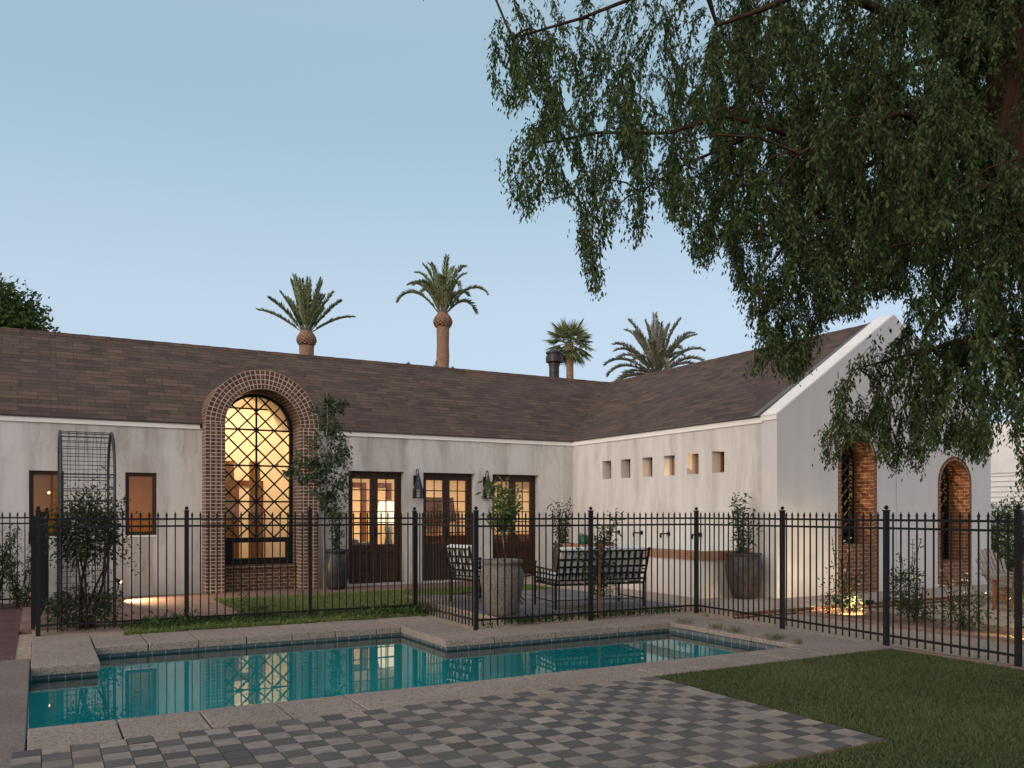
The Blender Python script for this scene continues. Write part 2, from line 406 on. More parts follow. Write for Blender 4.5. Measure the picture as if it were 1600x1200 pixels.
# ================================================================ SETTING
XY = lambda z0: (lambda a, b, d: (a, b, d))
def outline(d):      # pool edge grown outward by d
    return [(-.07-d, 7.03-d), (7.75+d, 7.03-d), (7.75+d, 9.4+d), (4.3+d, 9.4+d), (4.3+d, 10.85+d), (.57-d, 10.85+d), (.57-d, 9.72+d), (-.07-d, 9.72+d)]
flat = lambda a, b, d: (a, b, d)
g = MB(); g.plate([(-300, -200), (400, -200), (400, 500), (-300, 500)], [outline(.06)], flat, -.075, -.08, cap0=True, cap1=False)
for i in range(len(g.f)): pass
g.build('ground', M['ground'], kind='structure')
MB().plate(outline(.05), [], flat, -1.35, -1.36, cap1=False).build('pool_floor', M['pool_plaster'], kind='structure')
w = MB()
for p, q in zip(outline(.03), outline(.03)[1:] + outline(.03)[:1]):
    w.face([(*q, -.21), (*p, -.21), (*p, -1.36), (*q, -1.36)])
w.build('pool_wall', M['pool_plaster'], kind='structure')
w = MB()
for p, q in zip(outline(.028), outline(.028)[1:] + outline(.028)[:1]):
    L = math.hypot(q[0]-p[0], q[1]-p[1])
    w.face([(*q, -.07), (*p, -.07), (*p, -.235), (*q, -.235)], [(L, .165), (0, .165), (0, 0), (L, 0)])
w.build('pool_tile_band', M['tile_band'], kind='structure')
MB().plate(outline(.027), [], flat, -.122, -.123, cap1=False).build('pool_water', M['water'], kind='structure')
# coping slabs
def slab(m, x0, x1, y0, y1, z=0., j=.006, t=.092):
    dz = rnd.uniform(-.003, .003); m.box(x0 + j, x1 - j, y0 + j, y1 - j, z - t, z + dz)
c = MB(); x = -.07
while x < 7.7: slab(c, x, x + .583, 6.4, 7.03); x += .583
slab(c, x, 8.62, 6.4, 7.03)
x = .57
while x < 4.2: slab(c, x, min(x + .565, 4.3), 10.85, 11.78); x += .565
slab(c, 4.3, 4.98, 10.75, 11.78); slab(c, 4.3, 4.98, 9.4, 10.75)
x = 4.98
for wd in (.9, 1.0, .95): slab(c, x, x + wd, 9.4, 10.02); x += wd
slab(c, x, 8.66, 9.4, 10.02)
y = 7.03
for wd in (.8, .8, .77): slab(c, 7.75, 8.62, y, y + wd, 0., .006, .062); y += wd
slab(c, -.07, .565, 9.72, 12.0, .004)
c.build('pool_coping', M['coping'], kind='structure', bevel=.008)
c = MB(); y = 5.6
for k in range(10):
    slab(c, -1.6, -.072, y, y + .5, .0, .003); y += .475
c.build('pool_deck', M['deck'], kind='structure', bevel=.006)
# chequered paver patio
t = MB(); tc_ = []
TS = .168; nx, ny = 31, 15
for i in range(nx):
    for j in range(ny):
        x0 = -.15 + i * TS; y0 = 6.37 - (j + 1) * TS
        dz = rnd.uniform(-.0025, .0025); gp = .0032
        dark = (i + j) % 2 == 0
        if rnd.random() < .02: dark = not dark
        v = rnd.uniform(.8, 1.14)
        col = (.086*v, .08*v, .081*v) if dark else tuple(a*v for a in rnd.choice([(.315, .265, .225), (.29, .25, .218), (.33, .272, .226), (.27, .236, .21)]))
        t.box(x0 + gp, x0 + TS - gp, y0 + gp, y0 + TS - gp, -.06, .002 + dz); tc_ += [col] * 6
po = t.build('patio', M['paver'], kind='structure')
ca = po.data.color_attributes.new('tile', 'FLOAT_COLOR', 'CORNER')
ca.data.foreach_set('color', [q for p_, cc in zip(po.data.polygons, tc_) for _ in p_.vertices for q in (*cc, 1)])
MB().box(-.155, 5.065, 3.84, 6.38, -.07, -.006).build('patio_joints', M['soil'], kind='structure')
# lawns
MB().plate([(-12, -12), (8.62, -12), (8.5, 6.395), (5.07, 6.395), (5.07, 3.835), (-.16, 3.835), (-.16, 5.6), (-12, 5.6)], [], flat, -.02, -.07, cap1=False).build('lawn_soil', M['lawn_soil'], kind='structure')
MB().box(2.72, 9.05, 14.25, 15.68, -.07, .0).box(2.72, 5.72, 12.95, 14.25, -.07, .0).build('courtyard_lawn_soil', M['lawn_soil'], kind='structure')
def in_poly(P, poly):
    x, y = P[:, 0], P[:, 1]; r = np.zeros(len(P), bool)
    for (x0, y0), (x1, y1) in zip(poly, poly[1:] + poly[:1]):
        c = ((y0 > y) != (y1 > y)) & (x < (x1 - x0) * (y - y0) / (y1 - y0 + 1e-12) + x0); r ^= c
    return r
def proj(P):
    P = np.asarray(P, float); fw = CS * P[:, 0] + SN * P[:, 1]; r = SN * P[:, 0] - CS * P[:, 1]; fw = np.where(fw < .05, .05, fw)
    return 800 + F * r / fw, 800 - F * (P[:, 2] - CH) / fw, fw
def grass_blades(name, polys, n, z, hmin, hmax, wd, mat, lean=.6):
    out = []
    xs = [p[0] for q in polys for p in q]; ys = [p[1] for q in polys for p in q]
    P = np.stack([rng.uniform(min(xs), max(xs), n), rng.uniform(min(ys), max(ys), n), np.full(n, z)], 1)
    k = np.zeros(n, bool)
    for q in polys: k |= in_poly(P, q)
    P = P[k]
    D = rng.normal(size=P.shape) * lean; D[:, 2] = 1
    L = rng.uniform(hmin, hmax, len(P))
    return leaves(name, P, D, L, wd, mat, None, 'stuff', fold=.1)
grass_blades('lawn', [[(1.5, 2.0), (8.56, 2.0), (8.47, 6.41), (5.075, 6.41), (5.075, 3.83), (1.5, 3.83)]], 330000, -.022, .022, .05, .006, M['lawn'], .9)
grass_blades('lawn_edge', [[(-1.2, 4.6), (-.16, 4.6), (-.16, 5.62), (-1.2, 5.62)]], 14000, -.022, .02, .045, .006, M['lawn'], .9)
grass_blades('courtyard_lawn', [[(2.7, 12.95), (5.75, 12.95), (5.75, 14.25), (9.05, 14.25), (9.05, 15.7), (2.7, 15.7)]], 60000, 0, .03, .07, .01, M['yard_lawn'], .7)
grass_blades('grass_strip', [[(.95, 11.8), (5.08, 11.8), (5.08, 12.85), (1.3, 12.85)]], 42000, -.02, .03, .10, .009, M['yard_lawn'], .8)
P_ = np.stack([rng.uniform(.2, 8.3, 150), rng.uniform(2.6, 7.0, 150), np.full(150, .012)], 1)
P_[:, 2] = np.where(P_[:, 0] > 5.1, .03, .008)
leaves('fallen_leaves', P_[P_[:, 1] < 6.95], rng.normal(size=(int((P_[:, 1] < 6.95).sum()), 3)) * (1, 1, .1), .03, .013, M['dry_leaf'], None, 'stuff', flat=.85)
# paths and beds
MB().box(-2.6, -.22, 10.42, 16.9, -.08, -.01).build('brick_path', M['brick_path'], kind='structure')
MB().box(-.22, -.07, 9.9, 12.6, -.08, -.02).box(-.07, .57, 12.0, 12.9, -.08, -.02).box(.57, 5.1, 11.78, 12.9, -.08, -.02).box(-2.6, -.22, 10.06, 10.42, -.08, -.02).build('gravel', M['gravel'], kind='structure')
MB().box(-.215, 2.70, 12.9, 17.0, -.08, .012).box(2.70, 9.05, 15.70, 17.0, -.08, .012).build('walkway', M['brick_paving'], kind='structure')
MB().box(2.68, 5.72, 12.88, 12.95, -.08, .03).build('concrete_kerb', M['coping'], kind='structure')
wk = MB(); wk.box(9.07, 17.6, 9.53, 10.9, -.08, .05).box(9.07, 11.1, 10.9, 17.0, -.08, .05)
wk.build('terrace', M['walkway'], kind='structure')
MB().box(9.07, 17.6, 9.44, 9.525, -.1, .046).build('terrace_step', M['brick_run'], kind='structure')
s_ = MB()
yy = 10.62
while yy < 14.2:
    xx = 5.76
    while xx < 9.0:
        wd = rnd.choice([.45, .6, .75]); x1 = min(xx + wd, 9.06); s_.box(xx + .006, x1 - .006, yy + .006, min(yy + .45, 14.22) - .006, -.08, .045 + rnd.uniform(-.003, .003)); xx += wd
    yy += .45
s_.build('slate_patio', M['slate'], kind='structure', bevel=.006)
MB().box(5.75, 9.06, 10.6, 14.23, -.08, .035).build('slate_patio_bed', M['walkway'], kind='structure')
MB().box(5.1, 9.0, 10.03, 10.6, -.08, -.012).box(4.98, 5.75, 10.6, 12.9, -.08, -.015).box(8.63, 9.07, 2, 9.43, -.08, -.03).box(9.07, 10.28, 2, 9.43, -.08, -.032).box(11.6, 22, 2, 9.43, -.08, -.04).build('gravel_bed', M['gravel'], kind='structure')
MB().box(10.36, 11.6, 2, 9.43, -.08, -.02).build('soil_bed', M['soil'], kind='structure')
MB().box(10.28, 10.36, 2, 9.43, -.08, .012).box(8.52, 8.62, 2, 6.39, -.08, .008).build('brick_edging', M['brick_edging'], kind='structure')

# ================================================================ HOUSE
H = empty('house', 'long pale plaster house with brown shingle roof, brick arch window and gabled side wing', 'house', (5, 17.15, .0))
EZ = 3.13; WY = 17.15; WX = 11.2; GY = 10.7
fXZ = lambda a, b, d: (a, d, b)
fYZ = lambda a, b, d: (d, a, b)
rect = lambda x0, x1, z0, z1: [(x0, z0), (x1, z0), (x1, z1), (x0, z1)]
DOORS = [(5.64, 6.87), (7.32, 8.57), (9.02, 10.24)]
WINS = [(-.14, .40), (1.40, 1.94)]
# front wall
holes = [rect(a, b, .05, 2.41) for a, b in DOORS] + [rect(a, b, 1.12, 2.28) for a, b in WINS] + []
MB().plate([(-6, -.05), (11.2, -.05), (11.2, EZ + .02), (4.80, EZ + .02), (4.80, .03), (2.86, .03), (2.86, EZ + .02), (-6, EZ + .02)], holes, fXZ, WY, WY + .32).build('wall', M['plaster'], H)
# wing wall
SQ = [(12.0 + .71 * k + (.05 if k > 3 else 0), 12.34 + .71 * k + (.05 if k > 3 else 0)) for k in range(6)]
MB().plate(rect(GY + .361, WY - .002, -.05, EZ + .02), [rect(a, b, 2.29, 2.70) for a, b in SQ], fYZ, WX, WX + .34).build('wall', M['plaster_wing'], H)
# gable wall with two arched niches
def arch(xc, r, z0, zs, n=22): return [(xc - r, z0), (xc + r, z0)] + [(xc + r * math.cos(math.pi * i / n), zs + r * math.sin(math.pi * i / n)) for i in range(n + 1)]
PK = (14.28, 5.30); rk = (PK[1] - 3.24) / (PK[0] - WX)
A1 = (13.265, .53, 2.50); A2 = (16.155, .545, 2.125)
outer = [(WX, -.05), (17.36, -.05), (17.36, 3.24), PK, (WX, 3.24)]
MB().plate(outer, [arch(A1[0], A1[1], -.02, A1[2]), arch(A2[0], A2[1], -.02, A2[2])], fXZ, GY, GY + .36).build('gable_wall', M['plaster_gable'], H)
m = MB().box(14.348, 14.356, GY - .002, GY + .002, .06, 4.9); m.build('control_joint', M['drip'], H)
for nm, (xc, r, zs), zsill in (('w', A1, .95), ('w', A2, .56)):
    ri = r - .085
    b = MB()
    ao, ai = arch(xc, r - .002, -.02, zs), arch(xc, ri, -.02, zs)
    n = 22
    # ring on the face, radial bricks, then the deep reveal
    def strip(poly_o, poly_i, y):
        for k in range(2, len(poly_o) - 1):
            p, q, pi, qi = poly_o[k], poly_o[k + 1], poly_i[k], poly_i[k + 1]
            L0 = (k - 1) * .075
            b.face([(p[0], y, p[1]), (pi[0], y, pi[1]), (qi[0], y, qi[1]), (q[0], y, q[1])], [(L0, .02), (L0, .09), (L0 + .075, .09), (L0 + .075, .02)])
    strip(ao, ai, GY - .006)
    for sx in (-1, 1):
        xa, xb = xc + sx * ri, xc + sx * (r - .002); x0, x1 = min(xa, xb), max(xa, xb)
        b.face([(x0, GY - .006, -.02), (x1, GY - .006, -.02), (x1, GY - .006, zs), (x0, GY - .006, zs)], [(.06, -.02), (.145, -.02), (.145, zs), (.06, zs)])
    b.build('brick_trim', M['brick_gable'], H)
    b = MB(); L = 0; prev = None
    pts = [(xc + ri, -.02)] + [(xc + ri * math.cos(math.pi * i / n), zs + ri * math.sin(math.pi * i / n)) for i in range(n + 1)] + [(xc - ri, -.02)]
    for p, q in zip(pts[:-1], pts[1:]):
        d = math.hypot(q[0] - p[0], q[1] - p[1])
        b.face([(p[0], GY - .006, p[1]), (p[0], GY + .55, p[1]), (q[0], GY + .55, q[1]), (q[0], GY - .006, q[1])], [(0, L), (.556, L), (.556, L + d), (0, L + d)]); L += d
    b.build('brick_reveal', M['brick_gable'], H)
    MB().box(xc - ri + .001, xc + ri - .001, GY + .012, GY + .5, -.02, zsill).build('brick_infill', M['brick_gable'], H)
# wing back and side walls (never seen from the pool)
MB().box(17.06, 17.36, GY + .36, 22.6, -.05, 3.2).box(-6, 17.06, 22.3, 22.6, -.05, 3.2).box(-6.3, -6, WY, 22.6, -.05, 3.2).build('back_wall', M['plaster'], H)
# eaves band
tr = MB(); tr.box(-6.05, 2.70, WY - .03, WY - .002, EZ, 3.215).box(4.96, WX - .032, WY - .03, WY - .002, EZ, 3.215)
tr.box(WX - .03, WX - .002, GY + .32, WY - .0, EZ, 3.225)
tr.build('eaves_band', M['trim'], H)
d = MB(); d.box(-6.05, 2.72, WY - .06, WY + .06, 3.217, 3.25).box(4.94, WX - .06, WY - .06, WY + .06, 3.217, 3.25).box(WX - .06, WX + .05, GY + .36, WY + .06, 3.227, 3.255)
d.build('drip_edge', M['drip'], H)
# parapet coping of the gable: sloped white cap
pc = MB()
def cap(p, q, y0, y1, t):
    nx_, nz_ = -(q[1] - p[1]), q[0] - p[0]; l = math.hypot(nx_, nz_); nx_, nz_ = nx_ / l * t, nz_ / l * t
    pc.hexa([(p[0], y0, p[1]), (q[0], y0, q[1]), (q[0], y1, q[1]), (p[0], y1, p[1]), (p[0] + nx_, y0, p[1] + nz_), (q[0] + nx_, y0, q[1] + nz_), (q[0] + nx_, y1, q[1] + nz_), (p[0] + nx_, y1, p[1] + nz_)])
cap((WX - .02, 3.225), PK, GY - .004, GY + .37, .03); cap(PK, (17.38, 3.225), GY - .004, GY + .37, .03)
pc.box(WX - .022, WX - .0005, GY - .003, GY + .33, EZ + .03, 3.25)
pc.build('parapet_cap', M['trim'], H)
# roof
RZ0, RZ1, RY = 3.235, 5.24, 19.9; VX, VY = 14.25, 19.9
def zm(y): return RZ0 + (RZ1 - RZ0) * (y - (WY - .08)) / (RY - WY + .08)
def zw(x): return RZ0 + (RZ1 - RZ0) * (x - (WX - .08)) / (VX - WX + .08)
XC, RO, RI, ZS = 3.83, 1.085, .72, 3.22
rf = MB()
def roofm(poly, hole=None):
    sl = math.hypot(RY - WY + .08, RZ1 - RZ0) / (RY - WY + .08)
    loops = [poly] + ([hole] if hole else []); flat_ = [p for l in loops for p in l]
    for t_ in tessellate_polygon([[Vector((a, b, 0)) for a, b in l] for l in loops]):
        q = [flat_[i] for i in t_]
        if (q[1][0]-q[0][0])*(q[2][1]-q[0][1]) - (q[1][1]-q[0][1])*(q[2][0]-q[0][0]) < 0: q = q[::-1]
        rf.face([(x, y, zm(y)) for x, y in q], [(x, (y - WY + .08) * sl) for x, y in q])
# notch where the brick arch dormer meets the slope
npts = []
for i in range(19):
    a = math.pi * (1 - i / 18); xx = XC + (RO - .06) * math.cos(a); zz = ZS + (RO - .06) * math.sin(a)
    npts.append((xx, WY - .08 + max(.0, (zz - RZ0) / (RZ1 - RZ0) * (RY - WY + .08))))
notch = [(XC - RO + .06, WY - .08)] + npts + [(XC + RO - .06, WY - .08)]
poly = [(-6.3, WY - .08)] + notch + [(WX - .08, WY - .08), (VX, VY), (-6.3, VY)]
cl = [poly[0]]
for p in poly[1:]:
    if math.hypot(p[0] - cl[-1][0], p[1] - cl[-1][1]) > 1e-4: cl.append(p)
roofm(cl)
slw = math.hypot(VX - WX + .08, RZ1 - RZ0) / (VX - WX + .08)
q = [(WX - .08, WY - .08), (WX - .08, GY + .36), (VX, GY + .36), (VX, VY)]
rf.face([(x, y, zw(x)) for x, y in q], [(-y, (x - WX + .08) * slw) for x, y in q])
rf.face([(-6.3, RY, RZ1), (VX, RY, RZ1), (VX, 22.8, 3.2), (-6.3, 22.8, 3.2)], [(-6.3, 2), (VX, 2), (VX, 5.5), (-6.3, 5.5)])
rf.face([(VX, GY + .36, RZ1), (17.45, GY + .36, 3.2), (17.45, 22.8, 3.2), (VX, 22.8, RZ1)], [(0, 2), (0, 6), (12, 6), (12, 2)])
roof = rf.build('roof', M['shingle'], H)
rc = MB()
def cap_strip(a, b, dn):      # two thin shingle strips folded over the ridge
    a, b, dn = Vector(a), Vector(b), Vector(dn)
    up = Vector((0, 0, .007))
    n_ = int((b - a).length / .2)
    for k_ in range(n_):
        p, q = a.lerp(b, k_ / n_), a.lerp(b, (k_ + .97) / n_)
        rc.hexa([p, q, q + dn, p + dn] + [v_ + up * (1 + .5 * (k_ % 2)) for v_ in (p, q, q + dn, p + dn)])
sm_ = (RZ1 - RZ0) / (RY - WY + .08); sw_ = (RZ1 - RZ0) / (VX - WX + .08)
cap_strip((-6.3, RY, RZ1 + .003), (VX, RY, RZ1 + .003), (0, -.13, -.13 * sm_)); cap_strip((VX, GY + .37, RZ1 + .003), (VX, RY, RZ1 + .003), (-.13, 0, -.13 * sw_))
rc.build('ridge_cap', M['shingle'], roof)
vn = Vector((WX - .08, WY - .08, RZ0)); ve = Vector((VX, VY, RZ1))
MB().bar(vn + Vector((0, 0, .003)), ve + Vector((0, 0, .003)), .10, .012).build('valley', M['shingle'], roof)
# stepped flashing strip beside the parapet
fl = MB(); sv = Vector((VX - WX + .08, 0, RZ1 - RZ0)); k = 0
while k < 30:
    a, b = k / 30, (k + .96) / 30
    P0 = Vector((WX - .08, GY + .37, RZ0 + .012)) + sv * a; P1 = Vector((WX - .08, GY + .37, RZ0 + .012)) + sv * b
    fl.hexa([P0, P1, P1 + Vector((0, .16, 0)), P0 + Vector((0, .16, 0))] + [p + Vector((-.004, 0, .012)) for p in (P0, P1, P1 + Vector((0, .16, 0)), P0 + Vector((0, .16, 0)))]); k += 1
fl.build('flashing', M['drip'], roof)
# brick arch dormer
fr, bk = 16.82, 17.50
dm = MB(); n = 36
ang = [math.pi * i / n for i in range(n + 1)]
for a0, a1 in zip(ang[:-1], ang[1:]):      # face ring, four rings of radial headers
    P = lambda r, a, y: (XC + r * math.cos(a), y, ZS + r * math.sin(a))
    u0, u1 = a0 * .9, a1 * .9
    dm.face([P(RI, a0, fr), P(RI, a1, fr), P(RO, a1, fr), P(RO, a0, fr)][::-1], [(u0, 0), (u1, 0), (u1, .368), (u0, .368)][::-1])
dm.build('arch_ring', M['brick_ring'], H)
dm = MB()
for a0, a1 in zip(ang[:-1], ang[1:]):
    dm.face([P(RO, a0, fr), P(RO, a1, fr), P(RO, a1, 19.0), P(RO, a0, 19.0)], [(fr, a0 * RO), (fr, a1 * RO), (19, a1 * RO), (19, a0 * RO)])
    dm.face([P(RI, a1, fr), P(RI, a0, fr), P(RI, a0, bk + .3), P(RI, a1, bk + .3)], [(fr, a1 * RI), (fr, a0 * RI), (bk + .3, a0 * RI), (bk + .3, a1 * RI)])
dm.build('arch_barrel', M['brick_run'], H)
for sx in (-1, 1):
    x0, x1 = sorted((XC + sx * RI, XC + sx * RO)); e = MB()
    e.box(x0, x1, fr, bk, -.03, ZS)
    e.build('brick_pier', M['brick_header'], H)
e = MB(); e.box(XC - RI + .002, XC + RI - .002, fr + .30, bk, -.03, .44)
e.build('brick_sill', M['brick_run'], H)
e = MB()
for k in range(14):
    x0 = XC - RI + .012 + k * .1; e.box(x0, x0 + .092, fr + .24, bk - .1, .445, .50)
e.build('sill_course', M['brick_run'], H)
# chimney pipe on the roof
ch = MB(); cx, cy = 12.5, 20.1
ch.lathe([(.0, 4.9), (.20, 4.9), (.17, 5.22), (.14, 5.3), (.14, 5.62), (.0, 5.62)], (cx, cy, 0), 20)
ch.lathe([(0, 5.6), (.155, 5.6), (.155, 5.66), (.23, 5.70), (.23, 5.86), (.2, 5.87), (.2, 5.91), (.23, 5.93), (.23, 5.98), (.08, 6.04), (0, 6.04)], (cx, cy, 0), 20)
ch.build('chimney_pipe', M['vent_metal'], roof, smooth=False)
# interior shell
ir = MB(); yb = 21.4
ir.face([(2.45, yb, .04), (5.35, yb, .04), (5.35, yb, 4.06), (2.45, yb, 4.06)])
for xx in (2.45, 5.35): ir.face([(xx, WY + .33, .04), (xx, yb, .04), (xx, yb, 4.06), (xx, RY, 5.1), (xx, 17.55, 3.42), (xx, WY + .33, 3.2)])
ir.face([(2.45, 18.62, 4.20), (5.35, 18.62, 4.20), (5.35, RY, 5.1), (2.45, RY, 5.1)]); ir.face([(2.45, RY, 5.1), (5.35, RY, 5.1), (5.35, yb, 4.1), (2.45, yb, 4.1)])
for a0, a1 in zip(ang[:-1], ang[1:]):
    ir.face([P(.76, a1, 17.5), P(.76, a0, 17.5), P(.76, a0, 18.75), P(.76, a1, 18.75)])
ir.box(2.46, XC - .76, 17.5, 17.56, 0.04, 3.2); ir.box(XC + .76, 5.34, 17.5, 17.56, .04, 3.2)
ir.face([(2.46, 17.56, 3.22), (XC - .76, 17.56, 3.22), (XC - .76, 18.65, 4.2), (2.46, 18.65, 4.2)]); ir.face([(XC + .76, 17.56, 3.22), (5.34, 17.56, 3.22), (5.34, 18.65, 4.2), (XC + .76, 18.65, 4.2)])
ir.build('interior_wall', M['room_wall'], H)
ir = MB(); ir.face([(5.37, yb, .04), (WX + .3, yb, .04), (WX + .3, yb, 2.8), (5.37, yb, 2.8)]); ir.face([(5.37, WY + .33, .04), (5.37, yb, .04), (5.37, yb, 2.8), (5.37, WY + .33, 2.8)])
ir.face([(13.5, yb, .04), (13.5, WY + .33, .04), (13.5, WY + .33, 2.8), (13.5, yb, 2.8)]); ir.face([(WX + .3, yb, .04), (13.5, yb, .04), (13.5, yb, 2.8), (WX + .3, yb, 2.8)])
ir.face([(5.37, WY + .33, 2.8), (13.5, WY + .33, 2.8), (13.5, yb, 2.8), (5.37, yb, 2.8)])
ir.build('interior_wall', M['room_wall'], H)
ir = MB(); ir.face([(-6, yb, .04), (2.43, yb, .04), (2.43, yb, 2.8), (-6, yb, 2.8)]); ir.face([(2.43, yb, .04), (2.43, WY + .33, .04), (2.43, WY + .33, 2.8), (2.43, yb, 2.8)]); ir.face([(-6, WY + .33, 2.8), (2.43, WY + .33, 2.8), (2.43, yb, 2.8), (-6, yb, 2.8)])
ir.box(.95, 1.03, 18.2, yb, .05, 2.79)
ir.build('interior_wall', M['room_amber'], H)
ir = MB(); ir.face([(WX + .35, GY + .37, 2.9), (17.05, GY + .37, 2.9), (17.05, WY + .3, 2.9), (WX + .35, WY + .3, 2.9)]); ir.face([(WX + .35, WY + .31, .04), (17.05, WY + .31, .04), (17.05, WY + .31, 2.9), (WX + .35, WY + .31, 2.9)])
ir.box(14.5, 14.6, GY + .6, WY + .3, .04, 2.89)
ir.build('interior_wall', M['room_amber'], H)
MB().box(-6, 13.5, WY + .1, yb, .0, .045).box(WX + .35, 17.05, GY + .4, WY + .3, .0, .045).build('interior_floor', M['room_wood'], H)
# interior door casings on the back wall
for x0, x1 in ((7.0, 7.4), (7.62, 8.1), (8.4, 8.75), (4.15, 4.75)):
    ic = MB(); ic.box(x0, x0 + .12, yb - .05, yb - .01, .05, 2.2).box(x1 - .02, x1 + .1, yb - .05, yb - .01, .05, 2.2).box(x0, x1 + .1, yb - .052, yb - .012, 2.2, 2.32)
    ic.build('door_casing', M['room_wood'], H)

# French doors
def french_door(x0, x1):
    y = WY + .15; z0, z1 = .05, 2.41
    f = MB(); f.box(x0, x0 + .055, y, y + .1, z0, z1).box(x1 - .055, x1, y, y + .1, z0, z1).box(x0 + .055, x1 - .055, y, y + .1, z1 - .055, z1).box(x0 + .055, x1 - .055, y + .005, y + .12, z0, z0 + .03)
    fr_ = f.build('door', M['dark_wood'], H)
    xm = (x0 + x1) / 2
    for a, b in ((x0 + .055, xm), (xm, x1 - .055)):
        l = MB(); st = .085; yb_ = y + .02; yf = y + .065
        a += .002; b -= .002
        l.box(a, a + st, yb_, yf, z0 + .035, z1 - .058).box(b - st, b, yb_, yf, z0 + .035, z1 - .058)
        l.box(a + st, b - st, yb_, yf, z1 - .058 - .1, z1 - .058).box(a + st, b - st, yb_, yf, z0 + .035, z0 + .22).box(a + st, b - st, yb_, yf, .70, .86)
        l.box(a + st, b - st, yb_ + .022, yf - .01, z0 + .22, .70)     # recessed bottom panel
        l.box(a + st + .04, b - st - .04, yb_ + .012, yb_ + .022, z0 + .26, .66)
        gz0, gz1 = .86, z1 - .158
        for k in range(1, 6):
            zz = gz0 + (gz1 - gz0) * k / 6; l.box(a + st, b - st, yb_ + .01, yf - .01, zz - .011, zz + .011)
        cx_ = (a + b) / 2; l.box(cx_ - .011, cx_ + .011, yb_ + .012, yf - .012, gz0, gz1)
        l.build('door_leaf', M['dark_wood'], fr_, bevel=.003)
        MB().box(a + st, b - st, yb_ + .024, yb_ + .028, gz0, gz1).build('pane', M['glass'], fr_)
    hd = MB(); hd.box(xm + .02, xm + .055, y - .0, y + .02, .98, 1.2).bar((xm + .037, y - .03, 1.08), (xm + .15, y - .03, 1.08), .018, .018).bar((xm + .037, y + .01, 1.08), (xm + .037, y - .03, 1.08), .018, .018)
    hd.build('handle', M['black_metal'], fr_)
for a, b in DOORS: french_door(a, b)
MB().box(5.6, 6.9, WY + .03, WY + .15, .012, .05).box(7.28, 8.6, WY + .03, WY + .15, .012, .05).box(8.98, 10.28, WY + .03, WY + .15, .012, .05).build('threshold', M['trim'], H)
for (a, b) in WINS:
    y = WY + .06; z0, z1 = 1.12, 2.28; f = MB(); t_ = .07
    f.box(a, a + t_, y, y + .1, z0, z1).box(b - t_, b, y, y + .1, z0, z1).box(a + t_, b - t_, y, y + .1, z1 - t_, z1).box(a + t_, b - t_, y, y + .1, z0, z0 + t_)
    fo = f.build('window', M['dark_wood'], H)
    MB().box(a + t_, b - t_, y + .05, y + .055, z0 + t_, z1 - t_).build('pane', M['glass'], fo)
    MB().box(a - .02, b + .02, WY - .012, WY + .06, z0 - .03, z0 - .002).build('window_sill', M['trim'], H)
for (a, b) in SQ:
    x = WX + .22; f = MB(); t_ = .035
    f.box(x, x + .06, a, a + t_, 2.29, 2.70).box(x, x + .06, b - t_, b, 2.29, 2.70).box(x, x + .06, a + t_, b - t_, 2.29, 2.29 + t_).box(x, x + .06, a + t_, b - t_, 2.70 - t_, 2.70)
    fo = f.build('window', M['room_wood'], H)
    MB().box(x + .028, x + .032, a + t_, b - t_, 2.29 + t_, 2.70 - t_).build('pane', M['glass'], fo)

